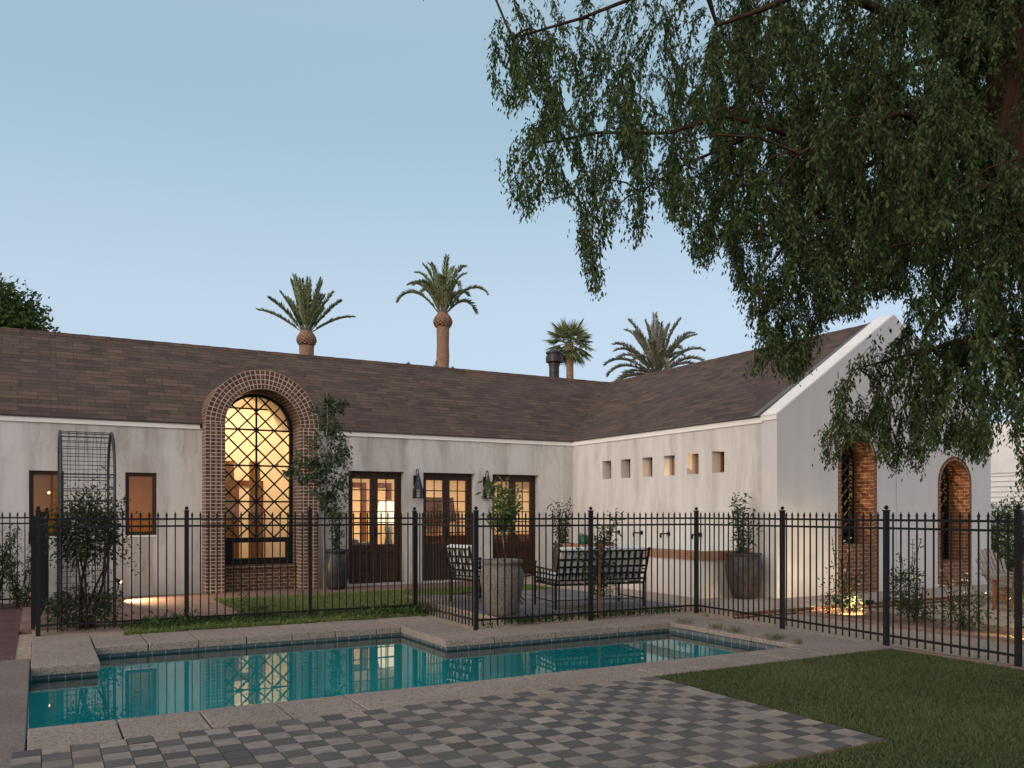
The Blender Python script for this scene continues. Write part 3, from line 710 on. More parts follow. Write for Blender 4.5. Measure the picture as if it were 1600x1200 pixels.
# arched lattice windows
def lattice_window(xc, r, z0, zs, y, rows, zbox):
    f = MB(); n = 28; t_ = .055
    A = [math.pi * i / n for i in range(n + 1)]
    Q = lambda rr, a, yy: (xc + rr * math.cos(a), yy, zs + rr * math.sin(a))
    for a0, a1 in zip(A[:-1], A[1:]):
        f.hexa([Q(r - t_, a0, y), Q(r, a0, y), Q(r, a0, y + .09), Q(r - t_, a0, y + .09), Q(r - t_, a1, y), Q(r, a1, y), Q(r, a1, y + .09), Q(r - t_, a1, y + .09)])
    f.box(xc - r, xc - r + t_, y, y + .09, z0, zs).box(xc + r - t_, xc + r, y, y + .09, z0, zs)
    if zbox:
        f.box(xc - r + t_, xc + r - t_, y - .005, y + .09, z0, z0 + .13).box(xc - r + t_, xc + r - t_, y - .005, y + .09, zbox - .10, zbox)
        f.box(xc - r + t_, xc - r + .24, y - .004, y + .088, z0 + .13, zbox - .1).box(xc + r - .13, xc + r - t_, y - .004, y + .088, z0 + .13, zbox - .1)
    else: f.box(xc - r + t_, xc + r - t_, y, y + .09, z0, z0 + t_); zbox = z0 + t_
    fo = f.build('arched_window', M['black_metal'], H)
    g_ = MB(); yy = y + .045; ztop = zs + r
    hgt = (ztop - zbox) / rows
    inside = lambda x, z: abs(x - xc) <= r - .02 and z >= zbox - .01 and (z <= zs or (x - xc) ** 2 + (z - zs) ** 2 <= (r - .02) ** 2)
    def seg(p, q, w_):
        N = 60; run = None; last = None
        for i in range(N + 1):
            x = p[0] + (q[0] - p[0]) * i / N; z = p[1] + (q[1] - p[1]) * i / N
            if inside(x, z):
                if run is None: run = (x, z)
                last = (x, z)
            if (not inside(x, z) or i == N) and run is not None:
                if math.hypot(last[0] - run[0], last[1] - run[1]) > .02: g_.bar((run[0], yy, run[1]), (last[0], yy, last[1]), w_ if abs(p[0]-q[0]) > 1e-6 else w_, .03, (0, 1, 0))
                run = None
    for k in range(1, rows + 1): seg((xc - r, zbox + hgt * (k)), (xc + r, zbox + hgt * (k)), .034)
    seg((xc, zbox), (xc, ztop), .036)
    yy = y + .052
    cw = r / 2
    chh = hgt / 2
    # diagonals: half-cell pitch in both directions
    for k in range(-8, 2 * rows + 8):
        z_ = zbox + k * chh
        seg((xc - r, z_), (xc + r, z_ + 4 * chh), .027); yy += .0003
        seg((xc + r, z_), (xc - r, z_ + 4 * chh), .027)
    g_.build('lattice', M['black_metal'], fo)
    pn = MB(); pts_ = arch(xc, r - .03, z0 + .02, zs); pn.plate(pts_, [], fXZ, y + .066, y + .07); pn.build('pane', M['glass'], fo)
lattice_window(XC, .715, .50, ZS - .02, 17.42, 4, 1.04)
lattice_window(A1[0], A1[1] - .087, .955, A1[2], GY + .44, 4, 1.25)
lattice_window(A2[0], A2[1] - .087, .565, A2[2], GY + .44, 4, 0)

# ---- light inside the rooms
WARM = (1.0, .69, .37)
light('room_light', 'AREA', (3.9, 19.6, 4.7), 135, WARM, .9)
light('room_light', 'AREA', (6.2, 19.7, 2.74), 52, (1.0, .62, .28), .6)
light('room_light', 'AREA', (8.6, 19.6, 2.74), 50, (1.0, .62, .28), .8)
light('room_light', 'AREA', (10.9, 19.4, 2.74), 46, (1.0, .64, .34), .6)
light('room_light', 'AREA', (1.7, 19.2, 2.74), 22, (1.0, .62, .22), .5)
light('room_light', 'AREA', (-.6, 20.0, 2.74), 11, (1.0, .62, .22), .5)
light('room_light', 'POINT', (12.45, 12.6, 2.0), 110, (1.0, .62, .27), .06)
light('room_light', 'POINT', (15.35, 12.5, 2.2), 110, (1.0, .62, .27), .06)
light('room_light', 'AREA', (13.0, 13.0, 2.84), 230, (1.0, .66, .3), .6)
light('room_light', 'AREA', (15.9, 12.6, 2.84), 200, (1.0, .66, .3), .6)

# ================================================================ FENCES
def picket_mb(p, ux):
    m = MB(); w = .0072; x, y = p
    m.box(x - w, x + w, y - w, y + w, .02, 1.475)
    # spear: collar, flared head, point
    m.lathe([(0, 1.47), (.014, 1.47), (.014, 1.482), (.009, 1.485), (.017, 1.505), (.0, 1.56)], (x, y, 0), 6)
    return m
def post_mb(p, h=1.56, w=.026):
    m = MB(); x, y = p
    m.box(x - w, x + w, y - w, y + w, -.05, h).box(x - w - .006, x + w + .006, y - w - .006, y + w + .006, h, h + .015)
    m.ball((x, y, h + .042), .026, 10); return m
def fence(label, a, b, posts, rails=True, sp=.108, z=0.):
    a, b = Vector((*a, 0)), Vector((*b, 0)); L = (b - a).length; u = (b - a) / L
    t = empty('iron_fence', label, 'fence', (a.x, a.y, z), 0, 'black spear-topped iron fence runs')
    ORG[t] = Vector((a.x, a.y, 0))
    for s in posts:
        p = a + u * s; post_mb((p.x, p.y)).build('post', M['black_metal'], t)
    for zz in (.11, 1.36, 1.455): MB().bar(a + Vector((0, 0, zz)), b + Vector((0, 0, zz)), .022, .026).build('rail', M['black_metal'], t)
    first = None; k = 1
    n = int(round(L / sp)); sp = L / n
    for k in range(1, n):
        s = k * sp
        if any(abs(s - q) < .05 for q in posts): continue
        p = a + u * s
        if first is None:
            first = picket_mb((p.x, p.y), u).build('picket', M['black_metal'], t); p0 = p.copy()
        else:
            c = first.copy(); COL.objects.link(c); c.parent = t; c.location = p - p0
    return t
fence('black iron fence run between the brick arch window and the long side of the pool', (0, 12.35), (5.09, 12.27), [0, 1.77, 3.46, 5.09])
fence('short black iron fence run turning toward the pool corner left of the stone urn', (5.09, 12.27), (5.09, 10.15), [2.12])
fence('black iron fence run in front of the striped settee and stone urn', (5.09, 10.15), (8.9, 10.15), [1.84, 3.81])
fence('black iron fence run beside the lawn in front of the gabled wing', (8.9, 10.15), (8.57, 5.0), [1.86, 3.56, 5.16])
fence('black iron fence run seen end-on at the far left beside the brick path', (-.005, 13.5), (.13, 16.35), [2.85])
fence('black iron fence run at the left edge close to the house wall', (.13, 16.35), (-3.2, 16.35), [1.6, 3.2])
def gate(label, a, b):
    a, b = Vector((*a, 0)), Vector((*b, 0)); u = (b - a).normalized(); L = (b - a).length
    t = empty('iron_gate', label, 'gate', a); ORG[t] = a.copy()
    f = MB()
    for s in (.04, L - .04): f.bar(a + u * s + Vector((0, 0, .06)), a + u * s + Vector((0, 0, 1.50)), .045, .045)
    for zz in (.10, .95, 1.36, 1.47): f.bar(a + u * .04 + Vector((0, 0, zz)), a + u * (L - .04) + Vector((0, 0, zz)), .04, .04)
    f.build('gate_frame', M['black_metal'], t)
    n = int(L / .1); first = None
    for k in range(1, n):
        p = a + u * (L * k / n)
        m = MB(); m.box(p.x - .009, p.x + .009, p.y - .009, p.y + .009, .12, 1.46)
        m.build('picket', M['black_metal'], t)
    p = a + u * .04
    m = MB(); m.box(p.x - .05, p.x + .05, p.y - .03, p.y + .06, 1.14, 1.30).box(p.x - .04, p.x + .055, p.y - .05, p.y + .0, 1.22, 1.25); m.build('latch', M['black_metal'], t)
    m = MB()
    for zz in (.3, 1.3): m.box(b.x - .035, b.x + .035, b.y - .07, b.y + .02, zz, zz + .1)
    m.build('hinge', M['black_metal'], t)
    return t
gate('black iron gate at the left end of the fence seen edge-on by the brick path', (-.06, 12.42), (-.008, 13.45))
gate('black iron gate with latch at the right edge of the lawn', (8.565, 4.94), (8.52, 3.9))
fence('black iron fence run beyond the right gate', (8.52, 3.85), (8.4, 1.0), [0, 1.5])

# ================================================================ WALL LANTERNS
def lantern(x, label):
    z = 1.84; y = WY - .17
    t = empty('wall_lantern', label, 'lantern', (x, WY, z), 0, 'coach lanterns between the french doors')
    MB().box(x - .045, x + .045, WY - .03, WY - .001, 2.12, 2.34).build('back_plate', M['black_metal'], t)
    pts = [(x, WY - .03, 2.22), (x, WY - .06, 2.40)] + [(x, WY - .06 - .055 * (1 - math.cos(a)), 2.42 + .055 * math.sin(a)) for a in (.4, .9, 1.57, 2.2, 2.9)] + [(x, y, 2.36)]
    MB().tube(pts, .011, 6).build('bracket', M['black_metal'], t)
    MB().lathe([(.0, 2.38), (.02, 2.38), (.035, 2.3), (.112, 2.045), (.116, 2.03), (.0, 2.03)], (x, y, 0), 8).build('hood', M['grey_metal'], t)
    c = MB()
    for sx in (-1, 1):
        for sy in (-1, 1): c.bar((x + sx * .085, y + sy * .085, 1.86), (x + sx * .085, y + sy * .085, 2.055), .012, .012)
    c.box(x - .1, x + .1, y - .1, y + .1, 1.845, 1.865)
    for zz in (1.92, 1.99):
        for sx in (-1, 1): c.bar((x + sx * .087, y - .085, zz), (x + sx * .087, y + .085, zz), .009, .009).bar((x - .085, y + sx * .087, zz), (x + .085, y + sx * .087, zz), .009, .009)
    c.build('cage', M['black_metal'], t)
    p = MB(); p.box(x - .078, x + .078, y - .08, y - .076, 1.866, 2.029).box(x - .078, x + .078, y + .076, y + .08, 1.866, 2.029).box(x - .08, x - .076, y - .075, y + .075, 1.866, 2.029).box(x + .076, x + .08, y - .075, y + .075, 1.866, 2.029)
    p.build('pane', M['glass'], t)
    MB().lathe([(0, 1.866), (.02, 1.866), (.02, 1.95), (0, 1.97)], (x, y, 0), 8).build('candle', M['trim'], t)
lantern(7.13, 'iron coach lantern with pointed hood on the wall between the left and middle french doors')
lantern(8.82, 'iron coach lantern behind the potted citrus between the middle and right french doors')

# ================================================================ WALL FOUNTAIN
FO = empty('wall_fountain', 'long white plaster trough with red brick rim and iron spouts against the side wing', 'fountain', (10.6, 13.5, .05))
fy0, fy1, fx0 = 11.28, 15.75, 10.02
b = MB(); b.box(fx0 + .03, fx0 + .2, fy0 + .03, fy1 - .03, .04, .71).box(fx0 + .2, WX - .002, fy0 + .03, fy0 + .2, .04, .71).box(fx0 + .2, WX - .002, fy1 - .2, fy1 - .03, .04, .71)
b.build('basin', M['plaster_wing'], FO)
b = MB(); b.box(fx0, fx0 + .26, fy0, fy1, .712, .86).box(fx0 + .26, WX - .003, fy0, fy0 + .24, .712, .86).box(fx0 + .26, WX - .003, fy1 - .24, fy1, .712, .86)
b.build('brick_rim', M['brick_cap'], FO)
MB().box(fx0 + .2, WX - .003, fy0 + .2, fy1 - .2, .6, .64).build('fountain_water', M['pool_plaster'], FO)
for yy in (12.65, 13.6, 14.49, 15.3):
    s_ = MB(); s_.bar((WX, yy, 1.11), (WX - .22, yy, 1.11), .04, .03).bar((WX - .215, yy, 1.125), (WX - .215, yy, 1.03), .03, .03).box(WX - .012, WX - .001, yy - .04, yy + .04, 1.07, 1.15); s_.build('spout', M['black_metal'], FO)
wc = empty('watering_can', 'dark green plastic watering can on the brick rim of the trough', 'watering can', (10.2, 15.2, .862))
m = MB(); m.lathe([(0, .863), (.10, .863), (.105, .9), (.09, 1.04), (.05, 1.07), (0, 1.07)], (10.2, 15.2, 0), 14); m.build('can_body', M['green_plastic'], wc, smooth=True)
MB().tube([(10.2, 15.11, .92), (10.2, 14.98, 1.02), (10.2, 14.92, 1.1)], [.02, .014, .03], 8).build('spout', M['green_plastic'], wc)
MB().tube([(10.2, 15.29, .92), (10.2, 15.38, 1.0), (10.2, 15.33, 1.09), (10.2, 15.22, 1.07)], .01, 6).build('handle', M['green_plastic'], wc)

# ================================================================ POTS
def pot(name, label, prof, c, mat, soil_r, soil_z, group=None, n=32):
    t = empty(name, label, 'planter', c, 0, group)
    MB().lathe(prof, c, n).build('pot_body', M[mat], t, smooth=True)
    MB().lathe([(0, soil_z), (soil_r, soil_z - .01)], c, n).build('potting_soil', M['soil'], t)
    return t
PA = [(0, 0), (.165, 0), (.20, .06), (.255, .34), (.262, .5), (.235, .68), (.215, .73), (.25, .745), (.25, .79), (.215, .79), (.2, .74), (.2, .7)]
pot('glazed_pot', 'tall black glazed pot right of the brick arch window', PA, (5.22, 16.62, .012), 'pot_dark', .2, .72, 'dark glazed pots')
pot('glazed_pot', 'dark brown pot in the inner corner behind the trough end', [(r * .95, z * 1.02) for r, z in PA], (10.32, 16.2, .05), 'pot_brown', .19, .72, 'dark glazed pots')
PB = [(0, 0), (.20, 0), (.24, .04), (.33, .28), (.375, .5), (.375, .6), (.33, .74), (.33, .765), (.36, .775), (.36, .80), (.31, .80), (.29, .74), (.29, .70)]
pot('glazed_pot', 'big round brown pot at the near corner of the side wing', [(r * .86, z * .98) for r, z in PB], (10.74, 11.02, .05), 'pot_brown', .245, .71, 'dark glazed pots')
PU = [(0, 0), (.215, 0), (.24, .03), (.305, .3), (.345, .5), (.335, .64), (.29, .72), (.285, .745), (.315, .755), (.32, .80), (.29, .815), (.27, .80), (.26, .74)]
pot('stone_urn', 'big weathered grey stone urn behind the fence corner', [(r * .94, z) for r, z in PU], (5.97, 11.05, .04), 'stone_urn', .265, .77)

# ================================================================ GARDEN SEATS (wrought iron, built once in local axes: sitter looks to +y)
def settee(name, label, cat, width, depth, loc, rz, cush_n):
    t = empty(name, label, cat, loc, rz, None, True)
    w2 = width / 2; zs = .38; yb, yf = 0., depth
    tb = Vector((0, -.16, 0))          # backrest leans backwards
    bm = M['black_metal']
    for sx in (-1, 1):
        MB().bar((sx * w2, yb, 0), (sx * w2, yb, zs), .03, .03).bar((sx * w2, yb, zs), (sx * (w2 + .01), yb - .16, .90), .026, .026).ball((sx * (w2 + .01), yb - .165, .925), .026).build('leg', bm, t)
        MB().bar((sx * w2, yf, 0), (sx * w2, yf, .66), .03, .03).ball((sx * w2, yf, .69), .032).build('leg', bm, t)
        a = MB(); a.bar((sx * w2, yb - .06, .60), (sx * w2, yf, .62), .022, .022).bar((sx * w2, yb, zs), (sx * w2, yf, zs), .03, .03).bar((sx * w2, yb, .12), (sx * w2, yf, .12), .016, .016)
        for k in range(1, 7): y = yb + (yf - yb) * k / 7; a.bar((sx * w2, y, zs), (sx * w2, y, .61), .016, .006)
        for zz in (.45, .53): a.bar((sx * w2, yb - .03, zz), (sx * w2, yf, zz), .006, .028)
        a.build('arm', bm, t)
    s = MB(); s.bar((-w2, yb, zs), (w2, yb, zs), .03, .03).bar((-w2, yf, zs), (w2, yf, zs), .03, .03).bar((-w2, yb, .14), (w2, yb, .14), .014, .014)
    nn = int(width / .12)
    for k in range(1, nn): x = -w2 + width * k / nn; s.bar((x, yb, zs), (x, yf, zs), .03, .006)
    s.build('seat_frame', bm, t)
    b = MB(); bp = lambda x, q: (x, -.16 * q, zs + .52 * q)
    for q in (.13, 1.0): b.bar(bp(-w2, q), bp(w2, q), .022, .022)
    for q in (.32, .53, .75): b.bar(bp(-w2 + .01, q), bp(w2 - .01, q), .008, .034)
    nn = int(width / .105)
    for k in range(1, nn): x = -w2 + width * k / nn; b.bar(bp(x, .13), bp(x, 1.), .030, .008)
    b.build('backrest', bm, t)
    for k in range(cush_n):
        x0 = -w2 + .03 + (width - .06) * k / cush_n + .006; x1 = -w2 + .03 + (width - .06) * (k + 1) / cush_n - .006
        MB().box(x0, x1, yb + .03, yf + .02, zs + .02, zs + .13).build('seat_cushion', M['cushion'], t, bevel=.03)
        c = MB(); a0 = [bp(x0, .22), bp(x1, .22), bp(x1, 1.08), bp(x0, 1.08)]
        o1, o2 = Vector((0, .02, .005)), Vector((0, .13, .03))
        c.hexa([Vector(p) + o1 for p in a0] + [Vector(p) + o2 for p in a0]); c.build('back_cushion', M['cushion'], t, bevel=.03)
    return t
settee('garden_settee', 'black iron settee with woven back and white cushions, its back to the pool', 'settee', 1.52, .86, (7.68, 10.98, .048), R(-9), 2)
settee('garden_armchair', 'black iron armchair with white cushions left of the stone urn', 'armchair', .62, .66, (6.15, 12.72, .048), R(-74), 1)
tb = empty('side_table', 'small black iron table with curved legs between urn and settee', 'table', (6.93, 12.35, .048), 0, None, True)
MB().lathe([(0, .44), (.26, .44), (.26, .465), (0, .465)], n=24).build('table_top', M['black_metal'], tb)
for k in range(3):
    a = k * 2.1 + .4; c_, s_ = math.cos(a), math.sin(a)
    MB().tube([(c_ * r, s_ * r, z) for r, z in ((.22, .44), (.12, .36), (.07, .22), (.13, .09), (.25, .02), (.29, .0))], .012, 6).build('leg', M['black_metal'], tb)

# adirondack chairs (local: sitter looks to -y)
def adirondack(label, loc, rz, mat, sc):
    t = empty('adirondack_chair', label, 'garden chair', loc, rz, 'adirondack chairs', True, sc)
    m = M[mat]; back = MB()
    for k in range(7):
        u = (k - 3) / 3; top = 1.02 - .20 * u * u
        bx, tx = u * .21, u * .34
        f = lambda x, z: (x, .18 + (z - .25) * .45, z)
        back.bar(f(bx, .22), f(tx, top), .066, .02, (0, 1, .0))
    back.build('backrest', m, t)
    MB().bar((-.30, .335, .52), (.30, .335, .52), .06, .03).bar((-.26, .45, .76), (.26, .45, .76), .05, .03).build('back_rail', m, t)
    s = MB()
    for k in range(6): y = -.30 + k * .095; z = .37 - k * .024; s.box(-.28, .28, y, y + .082, z, z + .02)
    s.build('seat', m, t)
    for sx in (-1, 1):
        MB().box(min(sx*.27, sx*.42), max(sx*.27, sx*.42), -.36, .40, .545, .568).build('armrest', m, t)
        MB().box(sx*.32 - .015, sx*.32 + .015, -.32, -.22, 0, .545).build('leg', m, t)
        MB().bar((sx * .285, -.32, .30), (sx * .285, .62, .03), .03, .10, (0, 0, 1)).build('side_rail', m, t)
adirondack('weathered grey adirondack chair near the right end of the gable wall', (14.75, 8.75, -.04), R(-8), 'grey_teak', .92)
adirondack('reddish brown adirondack chair with its rounded back toward the fence', (13.85, 8.05, -.04), R(150), 'brown_teak', .88)

# ================================================================ GARDEN ARCH
ga = empty('garden_arch', 'grey metal garden arch with wire rungs carrying a climbing rose', 'garden arch', (.58, 13.2, 0))
def hoop(x):
    y0, y1, zs_, zt = 12.62, 13.85, 2.05, 2.66; r = (y1 - y0) / 2; yc = (y0 + y1) / 2
    return [(x, y0, 0)] + [(x, yc - r * math.cos(a), zs_ + (zt - zs_) * math.sin(a)) for a in [math.pi * i / 16 for i in range(17)]] + [(x, y1, 0)]
for x in (.26, .90):
    MB().tube(hoop(x), .018, 8).build('hoop', M['grey_metal'], ga)
    MB().tube([(p[0], p[1] + (.12 if p[1] < 13.2 else -.12), p[2] - (.06 if p[2] > 2 else 0)) for p in hoop(x)], .009, 6).build('inner_hoop', M['grey_metal'], ga)
rg = MB(); hp = hoop(.26)
for p in hp[1:-1]: rg.bar((.26, p[1], p[2]), (.90, p[1], p[2]), .009, .009)
for side in (12.62, 13.85):
    for k in range(13): z = .15 + k * .155; rg.bar((.26, side, z), (.90, side, z), .012 if k > 9 else .008, .012 if k > 9 else .008)
rg.bar((.25, 12.62, 2.05), (.91, 12.62, 2.05), .02, .02)
rg.build('rung', M['grey_metal'], ga)
wr = MB()
for x in (.37, .47, .58, .69, .79): wr.tube([(x, p[1], p[2]) for p in hp], .004, 4)
wr.build('wire', M['grey_metal'], ga)

# ================================================================ PLANTS
def clumps(c, rad, k, per, tight=.35):
    c = np.array(c); rad = np.array(rad)
    q = rng.normal(size=(k, 3)); q /= np.linalg.norm(q, axis=1, keepdims=True); q *= rng.uniform(.25, 1, (k, 1)) ** .5
    cc = c + q * rad
    P = np.repeat(cc, per, 0) + rng.normal(size=(k * per, 3)) * rad * tight * .5
    return P, P - c
def plant(name, label, cat, base, stems, P, Dr, L, Wd, mat, barkm='bark', group=None, droop=.3, stem_name='stem', crown_name='foliage', flowers=None):
    t = empty(name, label, cat, base, 0, group)
    if stems:
        m = MB()
        for pts, r in stems: m.tube(pts, r, 7)
        m.build(stem_name, M[barkm], t)
    P = np.asarray(P)
    D = np.asarray(Dr, float); D = D / (np.linalg.norm(D, axis=1, keepdims=True) + 1e-6) + rng.normal(size=P.shape) * .8; D[:, 2] -= droop
    k = P[:, 2] > base[2] + .015
    leaves(crown_name, P[k], D[k], rng.uniform(.7, 1.3, k.sum()) * L, rng.uniform(.75, 1.2, k.sum()) * Wd, M[mat], t)
    if flowers is not None:
        f = MB()
        for p in flowers:
            for j in range(6):
                a = j * 1.05; p_ = Vector(p); f.face([p_, p_ + Vector((.022 * math.cos(a), .022 * math.sin(a), .012)), p_ + Vector((.03 * math.cos(a + .5), .03 * math.sin(a + .5), .03)), p_ + Vector((.022 * math.cos(a + 1), .022 * math.sin(a + 1), .012))])
        f.build('blossom', M['flower'], t)
    return t
def wob(p0, p1, n, amp):
    p0, p1 = Vector(p0), Vector(p1)
    return [p0.lerp(p1, i / n) + (Vector((rnd.uniform(-1, 1), rnd.uniform(-1, 1), 0)) * amp if 0 < i < n else Vector()) for i in range(n + 1)]
def along(paths, per_m, spread):
    out, dr = [], []
    for pts in paths:
        for a, b in zip(pts[:-1], pts[1:]):
            n = max(1, int((Vector(b) - Vector(a)).length * per_m))
            for _ in range(n):
                f = rnd.random(); out.append(np.array(Vector(a).lerp(Vector(b), f)) + rng.normal(size=3) * spread); dr.append(np.append(rng.normal(size=2), rng.uniform(0, .8)))
    return np.array(out), np.array(dr)

# climbing rose on the arch
st = [(wob((.55 + rnd.uniform(-.12, .12), 12.75 + rnd.uniform(-.1, .1), 0), (.58 + rnd.uniform(-.3, .35), 12.75 + rnd.uniform(-.2, .2), rnd.uniform(1.2, 1.75)), 5, .04), [.022, .018, .015, .012, .009, .006]) for _ in range(7)]
P1, D1 = clumps((.60, 12.75, 1.28), (.38, .30, .44), 100, 36, .5)
P2, D2 = clumps((.55, 12.72, .28), (.42, .3, .25), 44, 34, .5)
P3, D3 = along([wob((.6, 12.75, 1.5), (.6 + dx, 12.75 + dy, z), 4, .05) for dx, dy, z in ((-.3, 0, 1.9), (.2, -.1, 2.1), (.5, .1, 1.75), (-.45, 0, .9), (.6, 0, .7), (-.4, -.1, 1.7), (.45, 0, 1.5), (.3, .1, 1.9), (-.1, 0, 1.95), (.62, -.1, 1.0), (-.5, -.1, 1.2), (.1, .1, 2.05))], 60, .04)
plant('climbing_rose', 'dense dark green climbing rose on the grey garden arch', 'shrub', (.56, 12.75, 0), st, np.vstack([P1, P2, P3]), np.vstack([D1, D2, D3]), .055, .026, 'shrub_leaf')
# shrubs by the wall at the far left
for i, (x, y, hgt) in enumerate(((-.62, 16.0, 1.5), (-.22, 15.9, 1.05), (-1.1, 15.9, 1.3))):
    paths = [wob((x + rnd.uniform(-.12, .12), y, 0), (x + rnd.uniform(-.35, .35), y + rnd.uniform(-.2, .2), hgt * rnd.uniform(.6, 1)), 5, .03) for _ in range(10)]
    P1, D1 = along(paths, 95, .045); D1[:, 2] += .5
    plant('upright_shrub', ['tall narrow-leaved shrub by the wall at the left edge', 'lower narrow-leaved shrub beside the end-on gate', 'narrow-leaved shrub outside the left fence run'][i], 'shrub', (x, y, 0), [(p, [.009, .008, .007, .006, .005, .003]) for p in paths], P1, D1, .085, .022, 'shrub_leaf', droop=-.2, group='upright shrubs at the left')
# young tree right of the brick arch
tx, ty = 4.50, 15.05
trunk = [(tx, ty, 0), (tx + .02, ty, .6), (tx - .02, ty, 1.2), (tx + .02, ty, 1.8), (tx + .05, ty, 2.5), (tx + .06, ty, 3.2), (tx + .05, ty, 3.75)]
br = [wob((tx + .02, ty, z), (tx + dx, ty + dy, z + dz), 3, .03) for z, dx, dy, dz in ((1.7, -.55, -.1, .55), (1.9, .3, .1, .5), (2.1, -.28, .1, .6), (2.3, .3, -.1, .6), (2.6, -.22, 0, .6), (2.8, .25, 0, .5), (1.65, .25, .15, .2), (2.0, -.4, .0, .15))]
Ps, Ds = [], []
for c_, rd, k in (((tx + .06, ty, 3.22), (.28, .24, .34), 20), ((tx + .09, ty, 2.65), (.36, .28, .40), 27), ((tx + .06, ty, 2.1), (.36, .28, .35), 21), ((tx - .42, ty - .05, 2.32), (.30, .17, .22), 15), ((tx + .18, ty, 1.72), (.24, .2, .22), 12), ((tx + .3, ty, 3.45), (.12, .1, .14), 4), ((tx + .05, ty, 3.66), (.05, .05, .10), 2)):
    a_, b_ = clumps(c_, rd, k, 24, .34); Ps.append(a_); Ds.append(b_)
plant('young_tree', 'slender young tree with glossy leaves right of the brick arch window', 'tree', (tx, ty, 0), [(trunk, [.03, .028, .026, .022, .018, .012, .006])] + [(b_, [.012, .009, .007, .004]) for b_ in br], np.vstack(Ps), np.vstack(Ds), .085, .042, 'gloss_leaf', 'bark_grey', stem_name='trunk', crown_name='crown', droop=.7)
# citrus in the urn
cx, cy = 5.97, 11.05
brs = [wob((cx + .03, cy, 1.28), (cx + dx, cy + dy, z), 3, .02) for dx, dy, z in ((-.24, 0, 1.98), (.05, .1, 2.0), (.26, .0, 1.85), (-.1, -.15, 1.75), (.12, -.12, 1.7), (-.16, .12, 1.55), (.2, .1, 1.55), (.02, 0, 1.8), (-.05, .02, 1.4), (.12, 0, 1.45))]
P1, D1 = along(brs, 125, .055)
plant('citrus_tree', 'small citrus tree with light green leaves growing in the stone urn', 'tree', (cx, cy, .8), [(wob((cx + .06, cy, .8), (cx + .02, cy, 1.32), 4, .015), .014)] + [(b_, [.009, .007, .005, .003]) for b_ in brs], P1, D1, .115, .045, 'light_leaf', 'bark_grey', stem_name='trunk', crown_name='crown', droop=-.3)
# staked young tree in front of the settee
sx_, sy_ = 7.2, 10.36
brs = [wob((sx_ + rnd.uniform(-.05, .05), sy_, z), (sx_ + dx, sy_ + rnd.uniform(-.12, .12), z2), 4, .03) for z, dx, z2 in ((.3, -.15, .55), (.5, -.2, .8), (.5, .28, .75), (.7, -.28, 1.05), (.7, .32, 1.15), (.9, .3, 1.45), (.9, .38, 1.55), (1.0, .12, 1.35), (.4, .2, .5), (.8, -.05, 1.2), (.95, .2, 1.2), (.6, 0, .9), (.35, -.02, .65), (.3, .35, .42))]
P1, D1 = along(brs, 105, .05)
plant('young_fruit_tree', 'bushy young fruit tree tied to a brown stake before the settee', 'tree', (sx_, sy_, 0), [(wob((sx_ + .02, sy_, -.01), (sx_ + .12, sy_, 1.1), 4, .02), .012)] + [(b_, [.007, .006, .005, .004, .003]) for b_ in brs], P1, D1, .095, .026, 'gloss_leaf', stem_name='trunk', crown_name='crown', droop=.4)
sk = MB(); sk.bar((sx_ - .02, sy_ - .06, -.02), (sx_ - .0, sy_ - .04, 1.12), .032, .032); tag(sk.build('wooden_stake', M['stake_wood']), 'brown wooden stake beside the young fruit tree', 'stake')
# vines in the pots
def vine(label, c, h, w, n, L, Wd, mat):
    ps = [wob((c[0] + rnd.uniform(-.06, .06), c[1] + rnd.uniform(-.06, .06), c[2]), (c[0] + rnd.uniform(-w, w), c[1] + rnd.uniform(-w * .6, w * .6), c[2] + h * rnd.uniform(.55, 1)), 6, .045) for _ in range(n)]
    P1, D1 = along(ps, 62, .04)
    plant('potted_vine', label, 'plant', c, [(p, [.007, .006, .006, .005, .004, .003, .002]) for p in ps], P1, D1, L, Wd, mat, group='vines in the dark pots', droop=.5)
vine('loose climbing vine in the black pot right of the brick arch window', (5.22, 16.62, .72), 1.35, .2, 9, .08, .03, 'gloss_leaf')
vine('vine with drooping shoots in the pot at the inner corner', (10.32, 16.2, .78), 1.05, .28, 9, .10, .035, 'shrub_leaf')
vine('airy vine growing from the big round pot by the side wing', (10.72, 11.02, .78), 1.2, .26, 8, .095, .035, 'gloss_leaf')
# roses in the bed by the fence
for i, (x, y, rr, hh, lab) in enumerate(((10.75, 8.95, .36, .62, 'rose bush with white blooms below the nearer arched niche'), (11.0, 7.9, .22, .35, 'small low rose bush beside the garden spotlight'), (10.75, 7.0, .32, .5, 'round dark rose bush in the middle of the gravel bed'), (10.85, 6.05, .36, .58, 'rose bush with white blooms by the right gate post'), (12.6, 9.2, .25, .6, 'thin tall rose bush below the farther arched niche'))):
    ps = [wob((x, y, -.02), (x + rnd.uniform(-rr, rr), y + rnd.uniform(-rr, rr), hh * rnd.uniform(.7, 1.9)), 4, .03) for _ in range(7)]
    P1, D1 = clumps((x, y, hh * .5), (rr, rr, hh * .5), 20, 26, .5); P2, D2 = along(ps, 30, .03)
    fl_ = [Vector(p[-1]) for p in ps] + [Vector((x + rnd.uniform(-rr, rr), y + rnd.uniform(-rr, rr), hh * rnd.uniform(.7, 1.2))) for _ in range(4)]
    plant('rose_bush', lab, 'shrub', (x, y, -.03), [(p, .005) for p in ps], np.vstack([P1, P2]), np.vstack([D1, D2]), .055, .028, 'shrub_leaf', group='rose bushes in the gravel bed', flowers=fl_)
